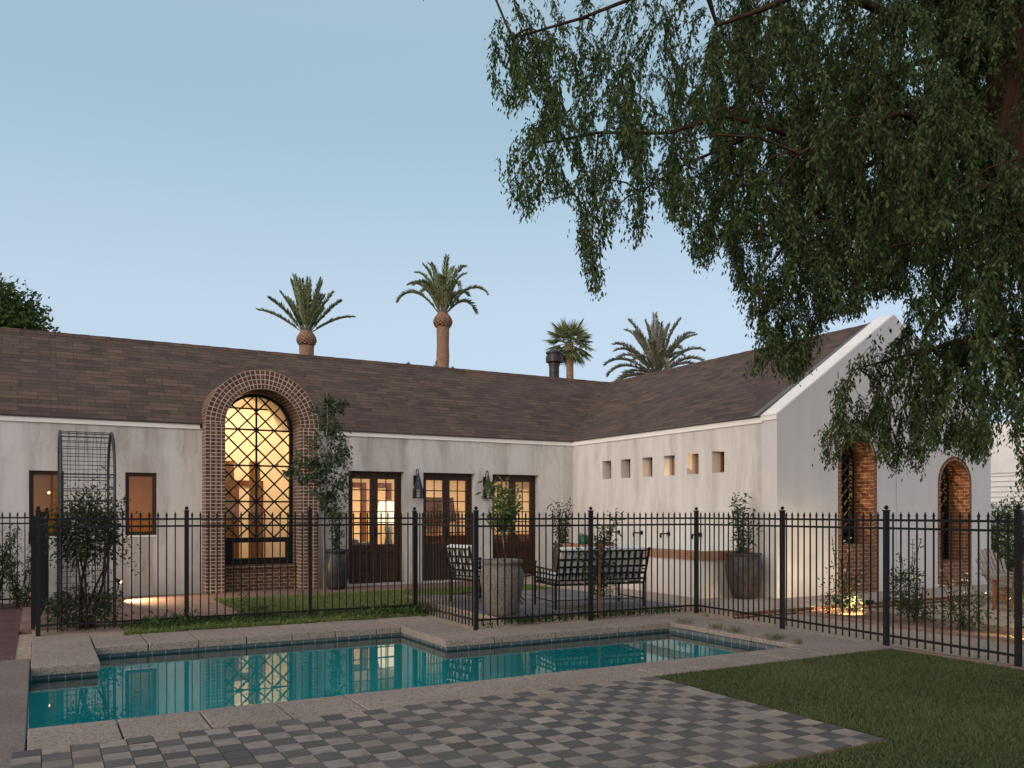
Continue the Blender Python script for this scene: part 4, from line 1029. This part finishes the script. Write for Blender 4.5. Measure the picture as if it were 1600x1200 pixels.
# hedge shrub behind the gable end
P1, D1 = clumps((18.35, 10.9, .85), (.62, .55, .9), 110, 40, .4)
plant('hedge_shrub', 'tall leafy hedge shrub behind the right end of the gable wall', 'shrub', (18.35, 10.9, -.05), [(wob((18.35, 10.9, -.05), (18.35, 10.9, 1.3), 3, .03), .03)], P1, D1, .09, .045, 'bg_leaf')
P1, D1 = clumps((19.5, 10.6, .8), (.62, .55, .85), 90, 40, .4)
plant('hedge_shrub', 'hedge shrub partly hidden by the right gate', 'shrub', (19.5, 10.6, -.05), [(wob((19.5, 10.6, -.05), (19.5, 10.6, 1.2), 3, .03), .03)], P1, D1, .09, .045, 'bg_leaf')
# low green weeds along the fence foot and tufts on the coping
def weeds(name, spots, mat, L, Wd):
    Ps = []; 
    for x0, x1, y0, y1, n, hh in spots:
        k = max(4, int(n / 14)); cc = np.stack([rng.uniform(x0, x1, k), rng.uniform(y0, y1, k), np.full(k, .0)], 1)
        p = np.repeat(cc, 14, 0) + rng.normal(size=(k * 14, 3)) * (.06, .05, 0); p[:, 2] = np.abs(rng.normal(size=len(p))) * hh * .5; Ps.append(p)
    P_ = np.vstack(Ps); D = rng.normal(size=P_.shape); D[:, 2] = np.abs(D[:, 2]) + .3
    leaves(name, P_, D, rng.uniform(.6, 1.3, len(P_)) * L, Wd, M[mat], None, 'stuff')
weeds('ground_cover', [(.95, 5.05, 12.0, 12.75, 2600, .05), (1.2, 1.9, 12.1, 12.5, 500, .14), (4.2, 5.3, 11.85, 12.6, 1500, .08), (5.15, 8.8, 10.2, 10.55, 500, .06), (5.6, 6.1, 10.25, 10.5, 200, .07), (2.6, 2.9, 12.4, 12.7, 120, .2)], 'weed_leaf', .06, .03)
P1, D1 = along([wob((2.55, 12.55, 0), (2.55 + dx, 12.55, z), 3, .02) for dx, z in ((.1, .38), (-.15, .3), (.02, .45), (.18, .25))], 110, .02)
plant('weed', 'yellowish tall weed standing at the foot of the fence left of centre', 'plant', (2.55, 12.55, 0), [], P1, D1, .06, .022, 'dry_leaf')
def tuft(label, x, y, r, n):
    P_ = np.stack([rng.normal(x, r, n), rng.normal(y, r, n), np.full(n, .0)], 1); D = rng.normal(size=(n, 3)) * .45; D[:, 2] = 1
    o = leaves('grass_tuft', P_, D, rng.uniform(.05, .12, n), .006, M['dry_leaf']); tag(o, label, 'grass tuft', 'dry tufts on the pool coping')
tuft('dry grass tuft on the coping at the far right pool corner', 7.86, 9.2, .06, 90)
tuft('dry grass tuft on the right coping, second from the far corner', 7.84, 8.55, .04, 90)
tuft('tallest dry grass tuft halfway along the right coping', 7.82, 8.2, .05, 120)
tuft('dry grass tuft on the right coping nearest the lawn', 7.82, 7.5, .07, 160)
tuft('tiny dry tuft at the near right pool corner', 7.8, 7.12, .03, 60)

# ================================================================ GARDEN SPOTLIGHTS
def spot(label, x, y, z, w, aim):
    t = empty('garden_spotlight', label, 'spotlight', (x, y, z), 0, 'small garden spotlights')
    MB().lathe([(0, z), (.012, z), (.012, z + .10), (0, z + .10)], (x, y, 0), 8).build('stake', M['black_metal'], t)
    d = Vector(aim).normalized(); c_ = Vector((x, y, z + .13))
    MB().tube([c_ - d * .06, c_ + d * .04, c_ + d * .05], [.03, .04, .04], 12).build('lamp_head', M['black_metal'], t)
    MB().tube([c_ + d * .052, c_ + d * .056], .032, 12).build('lens', M['bulb'], t)
    light('spotlight_beam', 'SPOT', c_ + d * .07, w, (1.0, .70, .36), .03, d.to_track_quat('-Z', 'Y').to_euler(), R(110))
spot('small spotlight lighting the walkway behind the climbing rose', 1.22, 16.35, .22, 150, (.85, -.45, -.5))
spot('small spotlight at the foot of the rose bush below the nearer niche', 10.95, 8.62, .06, 110, (.05, .8, -.12))
spot('small spotlight in the bed by the right gate post', 10.8, 5.72, .06, 140, (.05, .8, -.05))

# ================================================================ ROOM FURNITURE SEEN THROUGH THE GLASS
rt = empty('console_table', 'small wooden table behind the left french door', 'table', (7.12, 18.75, .045))
MB().box(6.82, 7.42, 18.5, 18.95, .72, .76).build('table_top', M['room_wood'], rt)
for px in (6.85, 7.37):
    for py in (18.53, 18.9): MB().box(px - .025, px + .025, py - .025, py + .025, .045, .72).build('leg', M['room_wood'], rt)
tl = empty('table_lamp', 'table lamp with big cream shade behind the left french door', 'lamp', (7.12, 18.75, .762))
MB().lathe([(0, .762), (.08, .762), (.10, .85), (.05, 1.0), (.09, 1.15), (.03, 1.3), (.0, 1.32)], (7.12, 18.75, 0), 16).build('lamp_base', M['ceramic_blue'], tl, smooth=True)
MB().lathe([(.30, 1.28), (.20, 1.82)], (7.12, 18.75, 0), 24).build('lamp_shade', M['lamp_glow'], tl, smooth=True)
so = empty('sofa', 'grey upholstered sofa behind the left leaf of the left french door', 'sofa', (6.4, 18.3, .045))
MB().box(6.0, 6.75, 17.9, 18.7, .15, .5).build('seat', M['fabric_grey'], so, bevel=.04)
MB().box(5.95, 6.13, 17.9, 18.7, .5, .95).build('backrest', M['fabric_grey'], so, bevel=.04)
MB().box(6.17, 6.6, 18.1, 18.3, .5, .88).build('pillow', M['fabric_grey'], so, bevel=.05)
ki = empty('kitchen_island', 'wooden kitchen island behind the middle and right french doors', 'kitchen island', (9.3, 19.4, .045))
MB().box(7.9, 11.1, 19.0, 19.9, .045, .93).build('cabinet', M['room_wood'], ki); MB().box(7.85, 11.15, 18.95, 19.95, .932, .98).build('worktop', M['room_wood'], ki)
rh = empty('range_hood', 'dark brown range hood on the wall behind the middle french door', 'range hood', (9.3, 21.1, 1.3))
MB().hexa([(8.85, 20.7, 1.3), (9.78, 20.7, 1.3), (9.78, 21.38, 1.3), (8.85, 21.38, 1.3), (8.9, 20.75, 1.94), (9.73, 20.75, 1.94), (9.73, 21.38, 1.94), (8.9, 21.38, 1.94)]).build('hood_body', M['dark_wood'], rh)
fr_ = empty('refrigerator', 'tall pale cabinet behind the right french door', 'cabinet', (12.4, 21.0, .045))
MB().box(11.9, 12.75, 20.7, 21.38, .05, 2.2).build('cabinet_body', M['room_white'], fr_); MB().bar((12.3, 20.67, .9), (12.3, 20.67, 1.6), .02, .02).build('handle', M['brass'], fr_)
for x, lab in ((3.75, 'left tan curtain panel inside the brick arch window'), (4.35, 'right tan curtain panel inside the brick arch window')):
    cu = MB(); n = 40
    xs = [x + .26 * i / n for i in range(n + 1)]
    yw = lambda i: 20.6 + .035 * math.sin(i * 1.9)
    for i in range(n): cu.face([(xs[i], yw(i), .05), (xs[i+1], yw(i+1), .05), (xs[i+1], yw(i+1), 2.75), (xs[i], yw(i), 2.75)])
    tag(cu.build('curtain', M['curtain']), lab, 'curtain', 'curtains inside the arch window')
ac = empty('armchair', 'brown armchair low inside the brick arch window', 'armchair', (4.9, 19.4, .045))
MB().box(4.6, 5.2, 19.1, 19.8, .15, .45).build('seat', M['curtain'], ac, bevel=.04); MB().box(5.05, 5.22, 19.1, 19.8, .45, .95).build('backrest', M['curtain'], ac, bevel=.04)
pl = empty('pendant_lamp', 'thin brass pendant lamp inside the far left window', 'lamp', (.18, 18.6, 2.79))
MB().bar((.18, 18.6, 1.95), (.18, 18.6, 2.79), .012, .012).build('rod', M['brass'], pl); MB().ball((.18, 18.6, 1.92), .025).build('bulb', M['bulb'], pl)

# ================================================================ NEIGHBOUR
nb = empty('neighbour_house', 'white clapboard house beyond the right end of the gable wall', 'house', (30, 16, 0))
m = MB(); m.box(26, 40, 13.5, 30, -.1, 2.75)
m.build('siding', M['trim'], nb)
sd_ = MB()
for k in range(17): z = .1 + k * .16; sd_.hexa([(25.95, 13.4, z), (26.0, 13.4, z), (26.0, 30, z), (25.95, 30, z), (25.985, 13.4, z + .157), (26.0, 13.4, z + .157), (26.0, 30, z + .157), (25.985, 30, z + .157)])
for k in range(17): z = .1 + k * .16; sd_.hexa([(25.99, 13.45, z), (40, 13.45, z), (40, 13.5, z), (25.99, 13.5, z), (25.99, 13.485, z + .157), (40, 13.485, z + .157), (40, 13.5, z + .157), (25.99, 13.5, z + .157)])
sd_.build('clapboard', M['trim'], nb)
MB().box(25.93, 40, 13.38, 30, 2.752, 4.3).build('upper_wall', M['trim'], nb)
gw = MB(); gw.box(19.5, 40, 12.0, 12.2, -.1, 1.72); tag(gw.build('garden_wall', M['trim']), 'low white garden wall behind the hedge at the right', 'wall')

# ================================================================ PALMS
def frond(base, az, el, L, droop, P_, D_, Ls, ex, n=34, lw=.5, fold=.5):
    p = Vector(base); d = Vector((math.cos(az) * math.cos(el), math.sin(az) * math.cos(el), math.sin(el))); pts = [p.copy()]
    for i in range(n):
        f = i / n; d = (d + Vector((0, 0, -droop * (.08 + 2.6 * f ** 1.6) / n))).normalized(); p = p + d * L / n; pts.append(p.copy())
        if f > .12:
            side = d.cross(Vector((0, 0, 1))).normalized(); up = side.cross(d)
            ll = lw * (.35 + .65 * math.sin(math.pi * min(1, f * .95)) ** .7)
            for sg in (-1, 1):
                for jj in range(3):
                    P_.append(p + d * (L / n * jj / 3)); D_.append(side * sg * .62 + d * .85 + up * fold * rnd.uniform(.1, 1.0) + Vector((rnd.gauss(0, .1), rnd.gauss(0, .1), rnd.gauss(0, .1)))); Ls.append(ll * rnd.uniform(.75, 1.1))
    ex.tube(pts[::4], [.04 * (1 - .8 * k / (len(pts[::4]))) for k in range(len(pts[::4]))], 4)
def date_palm(label, x, y, zc, L, nf, el0, el1, droop, tr, knob, mat, lw):
    t = empty('date_palm', label, 'palm tree', (x, y, 0), 0, 'palm trees behind the house')
    tk = MB(); n = 22
    prof = [(tr * 1.15, -.1)] + [(tr * (1 + .04 * math.sin(i * 2.4)), .3 + (zc - .9) * i / n) for i in range(n + 1)]
    tk.lathe(prof, (x, y, 0), 16); tk.build('trunk', M['palm_bark'], t)
    kb = MB()          # boss of cut frond stubs
    for i in range(130):
        a = i * 2.39996; f = i / 130; z = zc - knob * 1.15 + knob * 1.25 * f; rr = knob * .62 * math.sin(math.pi * (.25 + .7 * f)) 
        c_ = Vector((x + rr * math.cos(a), y + rr * math.sin(a), z)); o_ = Vector((math.cos(a), math.sin(a), .5)).normalized()
        kb.tube([c_ - o_ * .05, c_ + o_ * .16], [.06, .075], 5)
    kb.lathe([(tr * .7, zc - knob * 1.3), (knob * .58, zc - knob * .75), (knob * .5, zc - knob * .2), (.1, zc + .25)], (x, y, 0), 14)
    kb.build('boss', M['palm_bark'], t)
    P_, D_, Ls, ex = [], [], [], MB()
    for i in range(nf):
        a = i * 2.39996 + rnd.uniform(-.2, .2); f = (i + .5) / nf
        frond((x + .12 * math.cos(a), y + .12 * math.sin(a), zc), a, el1 + (el0 - el1) * f + rnd.uniform(-.07, .07), L * rnd.uniform(.85, 1.08), droop * (1.15 - .5 * f), P_, D_, Ls, ex, lw=lw)
    leaves('crown', P_, D_, np.array(Ls), .07, [M[mat], M['palm_pale']], t, fold=.1, extra=ex)
date_palm('palm with stiff upright fronds rising behind the brick arch', 11.1, 40, 10.0, 2.45, 17, R(88), R(34), .42, .34, .50, 'palm_leaf', .36)
date_palm('tallest palm with a bare trunk and arching fronds', 18.16, 40, 11.65, 2.75, 18, R(82), R(50), 2.0, .32, .54, 'palm_leaf', .36)
date_palm('wide pale date palm low behind the side wing roof', 30.4, 38, 9.25, 3.1, 36, R(86), R(0), 1.35, .42, .7, 'palm_pale', .45)
date_palm('palm just peeping over the ridge beside the tallest palm', 18.6, 42.5, 7.25, 2.3, 24, R(80), R(20), .7, .32, .6, 'palm_leaf', .4)
# fan palm
fx, fy, fz = 24.6, 38, 10.45
fp = empty('fan_palm', 'slim fan palm with round crown behind the chimney pipe', 'palm tree', (fx, fy, 0), 0, 'palm trees behind the house')
MB().tube([(fx, fy, -.1), (fx + .05, fy, 4), (fx, fy, fz)], [.3, .22, .19], 12).build('trunk', M['palm_bark'], fp)
P_, D_, Ls, ex = [], [], [], MB()
for i in range(46):
    a = i * 2.39996; el = R(80) - R(135) * (i / 46); d = Vector((math.cos(a) * math.cos(el), math.sin(a) * math.cos(el), math.sin(el)))
    c_ = Vector((fx, fy, fz)) + d * rnd.uniform(.55, .85); ex.tube([(fx, fy, fz), c_], .02, 4)
    side = d.cross(Vector((0, 0, 1))).normalized(); up = side.cross(d)
    for k in range(22):
        th = R(-95 + 190 * k / 21); P_.append(c_); D_.append(d * math.cos(th) + side * math.sin(th) + up * -.15 * abs(th) + Vector((0, 0, -.25))); Ls.append(rnd.uniform(.65, .9) * (1 - .15 * abs(th)))
leaves('crown', P_, D_, np.array(Ls), .075, [M['palm_leaf'], M['palm_pale']], fp, fold=.15, extra=ex)

# round tree behind the roof at the far left
c_ = (-1.9, 30, 6.6)
P1, D1 = clumps(c_, (2.35, 2.2, 1.95), 460, 85, .2)
plant('leafy_tree', 'rounded green tree behind the roof at the far left', 'tree', (-1.9, 30, -.05), [([(-1.9, 30, -.05), (-1.85, 30, 3), (-1.9, 30, 6)], [.28, .22, .12])] + [(wob((-1.9, 30, 4 + .3 * k), (-1.9 + rnd.uniform(-1.6, 1.6), 30 + rnd.uniform(-1.4, 1.4), 6 + rnd.uniform(0, 1.8)), 3, .1), [.09, .06, .04, .02]) for k in range(7)], P1, D1, .17, .085, 'bg_leaf', stem_name='trunk', crown_name='crown', droop=.1)

# ================================================================ THE BIG ELM OVER THE LAWN
EL = empty('elm_tree', 'big weeping elm whose leafy branches hang over the right half of the view', 'tree', (7.75, 3.45, 0))
tk = MB()
TR = [(7.78, 3.42, -.1), (7.66, 3.52, .8), (7.52, 3.64, 1.8), (7.3, 3.84, 3.0), (7.08, 4.05, 4.0), (6.95, 4.15, 5.4), (6.85, 4.25, 7.0), (6.75, 4.4, 8.6)]
tk.tube(TR, [.40, .31, .27, .245, .21, .17, .12, .06], 14)
limbs = []
def limb(p0, p1, r0, sag=.5, n=8):
    p0, p1 = Vector(p0), Vector(p1); pts = []
    for i in range(n + 1):
        f = i / n; p = p0.lerp(p1, f) + Vector((0, 0, sag * math.sin(math.pi * f))) + (Vector((rnd.uniform(-1, 1), rnd.uniform(-1, 1), rnd.uniform(-.6, .6))) * .07 if 0 < f < 1 else Vector()); pts.append(p)
    tk.tube(pts, [max(.008, r0 * (1 - .85 * i / n)) for i in range(n + 1)], 8); limbs.append(pts); return pts
def unproj(u, v, t): r = (u - 800) / F; return Vector((t * (CS + SN * r), t * (SN - CS * r), CH + t * (800 - v) / F))
for p0, tgt, r0, sg in (((7.05, 4.08, 4.1), (840, 225, 6.6), .042, .35), ((6.97, 4.13, 5.2), (800, 60, 6.2), .045, .5), ((7.0, 4.1, 4.8), (1000, 300, 7.2), .042, .4), ((7.0, 4.1, 4.5), (1190, 430, 7.0), .05, .5), ((7.3, 3.84, 3.0), (1340, 575, 8.2), .045, .1), ((6.93, 4.17, 5.6), (1120, 40, 5.6), .07, .3), ((6.9, 4.2, 6.2), (960, -150, 6.4), .07, .4), ((6.95, 4.14, 5.3), (1350, 150, 8.6), .07, .2), ((7.35, 3.8, 2.8), (1480, 570, 8.6), .045, .15), ((7.1, 4.0, 3.9), (1420, 380, 5.6), .06, .3), ((7.0, 4.1, 4.4), (1250, 240, 5.4), .05, .3)):
    limb(p0, unproj(*tgt), r0, sg)
for p1, r0 in (((8.8, 6.2, 6.2), .07), ((9.4, 3.8, 6.4), .08), ((8.6, 1.6, 6.0), .08), ((6.4, 1.6, 6.4), .07), ((4.6, 3.6, 7.4), .06), ((7.0, 5.8, 8.6), .06), ((6.4, 3.4, 9.4), .05), ((5.0, 4.9, 8.2), .05)):
    limb((6.95, 4.15, 5.0 + rnd.uniform(-.6, 1.6)), p1, r0, .5)
MASK = [(1700, -400), (700, -400), (790, 0), (775, 40), (768, 95), (778, 160), (800, 170), (835, 138), (845, 180), (815, 210), (785, 255), (795, 300), (825, 345), (850, 310), (880, 296), (905, 325), (903, 390), (915, 420), (930, 460), (940, 440), (937, 390), (955, 350), (980, 285), (980, 340), (985, 380), (1000, 380), (1005, 330), (1020, 258), (1035, 300), (1050, 345), (1060, 342), (1075, 370), (1100, 420), (1112, 385), (1130, 365), (1145, 420), (1165, 480), (1186, 530), (1175, 598), (1205, 545), (1215, 575), (1240, 590), (1268, 575), (1280, 520), (1300, 488), (1345, 488), (1362, 455), (1385, 462), (1418, 455), (1424, 490), (1400, 515), (1370, 530), (1340, 555), (1312, 600), (1300, 640), (1284, 690), (1290, 722), (1312, 726), (1330, 680), (1360, 690), (1372, 712), (1386, 732), (1400, 735), (1418, 700), (1436, 736), (1450, 690), (1500, 705), (1530, 722), (1552, 695), (1560, 650), (1575, 640), (1588, 700), (1602, 770), (1700, 700)]
HOLES = [([(1188, 400), (1212, 365), (1226, 390), (1222, 425), (1190, 450)]), ([(1420, 415), (1450, 400), (1452, 440), (1425, 480), (1418, 452)]), ([(1478, 350), (1500, 330), (1492, 365)]), ([(1520, 290), (1545, 280), (1545, 310)]), ([(1340, 255), (1370, 235), (1372, 270), (1352, 290)]), ([(1410, 70), (1470, 60), (1480, 100), (1440, 110), (1405, 95)]), ([(1285, 40), (1305, 35), (1302, 78), (1288, 70)]), ([(1400, 120), (1440, 125), (1460, 150), (1420, 150)])]
def in_mask(P_, jit=6.):
    u, v, fw = proj(P_); Q = np.stack([u, v], 1) + rng.normal(size=(len(P_), 2)) * jit
    k = in_poly(Q, MASK)
    for h_ in HOLES: k &= ~(in_poly(Q, h_) & (rng.random(len(P_)) < .8))
    off = (v < -8) | (u > 1608)
    return (k | (off & (P_[:, 2] > 2.2))) & (fw > np.where(off, 3.0, 5.0)), off
# weeping strands: random roots in the crown volume, hung from the nearest limb
LP = np.array([p for l in limbs for p in l])
def strand_roots(n, box):
    out = []
    while len(out) < n:
        q = rng.uniform(box[0], box[1], (4000, 3))
        e_ = ((q - np.array([6.6, 4.4, 5.2])) / np.array([4.6, 4.2, 4.2]))
        q = q[(e_ ** 2).sum(1) < 1.0]
        k, off = in_mask(q, 2.)
        keep = k & (~off | (rng.random(len(q)) < .30))
        out += list(q[keep])
    return np.array(out[:n])
roots = strand_roots(1950, ((2.0, .6, 1.9), (11.0, 8.6, 9.4)))
r2 = strand_roots(1900, ((4.6, 1.5, 3.0), (9.6, 7.6, 8.0))); u_, v_, f_ = proj(r2)
roots = np.vstack([roots, r2[(u_ > 1120) & (u_ < 1640) & (v_ < 430) & (v_ > -60)]])
from mathutils import noise as mno
roots = np.array([q for q in roots if mno.noise(Vector(q) * 1.15) > -.06 or rnd.random() < .22])
u_, v_, f_ = proj(roots)
roots = roots[~((u_ > 1535) & (u_ < 1625) & (v_ > -20) & (v_ < 345) & (f_ < 7.4) & (rng.random(len(roots)) < .75))]
# extra roots following the hanging fringe of the crown
fr_roots = []
for (u, v, t_) in [(780, 30, 6.2), (775, 110, 6.2), (800, 60, 6.5), (830, 100, 6.4), (850, 150, 6.4), (800, 255, 6.6), (820, 270, 6.6), (860, 250, 6.6), (905, 290, 6.8), (918, 330, 6.8), (925, 380, 6.8), (930, 410, 6.8), (950, 300, 6.9), (988, 290, 7.1), (992, 330, 7.1), (1030, 250, 7.1), (1050, 290, 7.2), (1085, 340, 7.2), (1100, 365, 7.2), (1150, 400, 7.), (1165, 430, 7.), (1180, 510, 7.), (1182, 550, 7.), (1215, 500, 7.2), (1240, 520, 7.2), (1265, 500, 7.2), (1300, 440, 7.6), (1345, 440, 8.), (1400, 440, 8.2), (1300, 620, 8.2), (1295, 660, 8.2), (1320, 590, 8.2), (1310, 640, 8.2), (1340, 620, 8.4), (1370, 650, 8.4), (1390, 680, 8.4), (1385, 640, 8.2), (1435, 660, 8.4), (1430, 690, 8.4), (1470, 640, 8.6), (1500, 660, 8.6), (1530, 670, 8.6), (1550, 640, 8.6), (1590, 650, 6.5), (1595, 690, 6.5), (1590, 600, 6.5), (1480, 600, 8.), (1420, 600, 8.), (1370, 580, 8.), (1560, 580, 7.)]:
    for _ in range(4): fr_roots.append(unproj(u + rnd.gauss(0, 9), v + rnd.gauss(0, 12), t_ + rnd.gauss(0, .25)))
lr_ = LP[rng.integers(0, len(LP), 560)] + rng.normal(size=(560, 3)) * (.16, .16, .06) + (0, 0, .05)
roots = np.vstack([roots, lr_[in_mask(lr_, 2.)[0]], np.array(fr_roots)])
twigs = MB(); TW = []; LPs, LDs, LLs = [], [], []
DN = Vector((0, 0, -1))
for i, r_ in enumerate(roots):
    r_ = Vector(r_)
    fringe = i >= len(roots) - len(fr_roots)
    if i % 6 == 0:
        j = int(((LP - np.array(r_)) ** 2).sum(1).argmin()); a_ = Vector(LP[j]); L_ = (a_ - r_).length
        md = a_.lerp(r_, .5) + Vector((rnd.uniform(-.1, .1), rnd.uniform(-.1, .1), .16 * L_)); q1 = a_.lerp(md, .5) + Vector((0, 0, .05 * L_)); q2 = md.lerp(r_, .5) + Vector((0, 0, .04 * L_))
        if .15 < L_ < 1.3 and in_mask(np.array([a_, q1, md, q2, r_]), 0.)[0].all(): tk.tube([a_, q1, md, q2, r_], [.009, .008, .006, .004, .003], 4, False)
    ln = rnd.uniform(.25, .5) if fringe else rnd.uniform(.35, 1.0)
    st_ = .034; n = int(ln / st_); az = rnd.uniform(0, 6.283)
    d = Vector((math.cos(az), math.sin(az), rnd.uniform(-.9, .5) - (1.2 if fringe else 0))).normalized(); p = r_.copy(); pts = [p.copy()]
    for k in range(n):
        d = (d + DN * .13 + Vector((rnd.gauss(0, .07), rnd.gauss(0, .07), 0))).normalized(); p = p + d * st_; pts.append(p.copy())
        f = k / n
        for _ in range(2):
            sd_ = Vector((rnd.gauss(0, 1), rnd.gauss(0, 1), rnd.gauss(0, .5))).normalized()
            td = (sd_ * rnd.uniform(.35, 1.0) + d * .6 + DN * .55).normalized(); tl = rnd.uniform(.07, .17) * (1 - .45 * f); q = p.copy(); m_ = max(3, int(tl / .021))
            for jx in range(m_):
                td = (td + DN * .10).normalized(); q = q + td * .021
                w_ = td.cross(Vector((rnd.gauss(0, .6), rnd.gauss(0, .6), 1.0))).normalized()
                sg = 1 if jx % 2 else -1
                LPs.append(q); LDs.append(w_ * sg * .55 + td * .85 + DN * .25); LLs.append(rnd.uniform(.026, .047))
            LPs.append(q); LDs.append(td.copy()); LLs.append(.045)
    TW.append(pts[::3] + [pts[-1]])
LPs = np.array(LPs); LDs = np.array(LDs); LLs = np.array(LLs)
k, off = in_mask(LPs, 7.)
for t_ in TW:
    if in_mask(np.array(t_), 0.)[0].all(): twigs.tube(t_, .0022, 3, False)
tk.build('trunk', M['bark'], EL, smooth=True)
leaves('crown', LPs[k], LDs[k], LLs[k], LLs[k] * .40, [M['elm_leaf'], M['bark']], EL, extra=twigs)
print('elm leaves', k.sum())
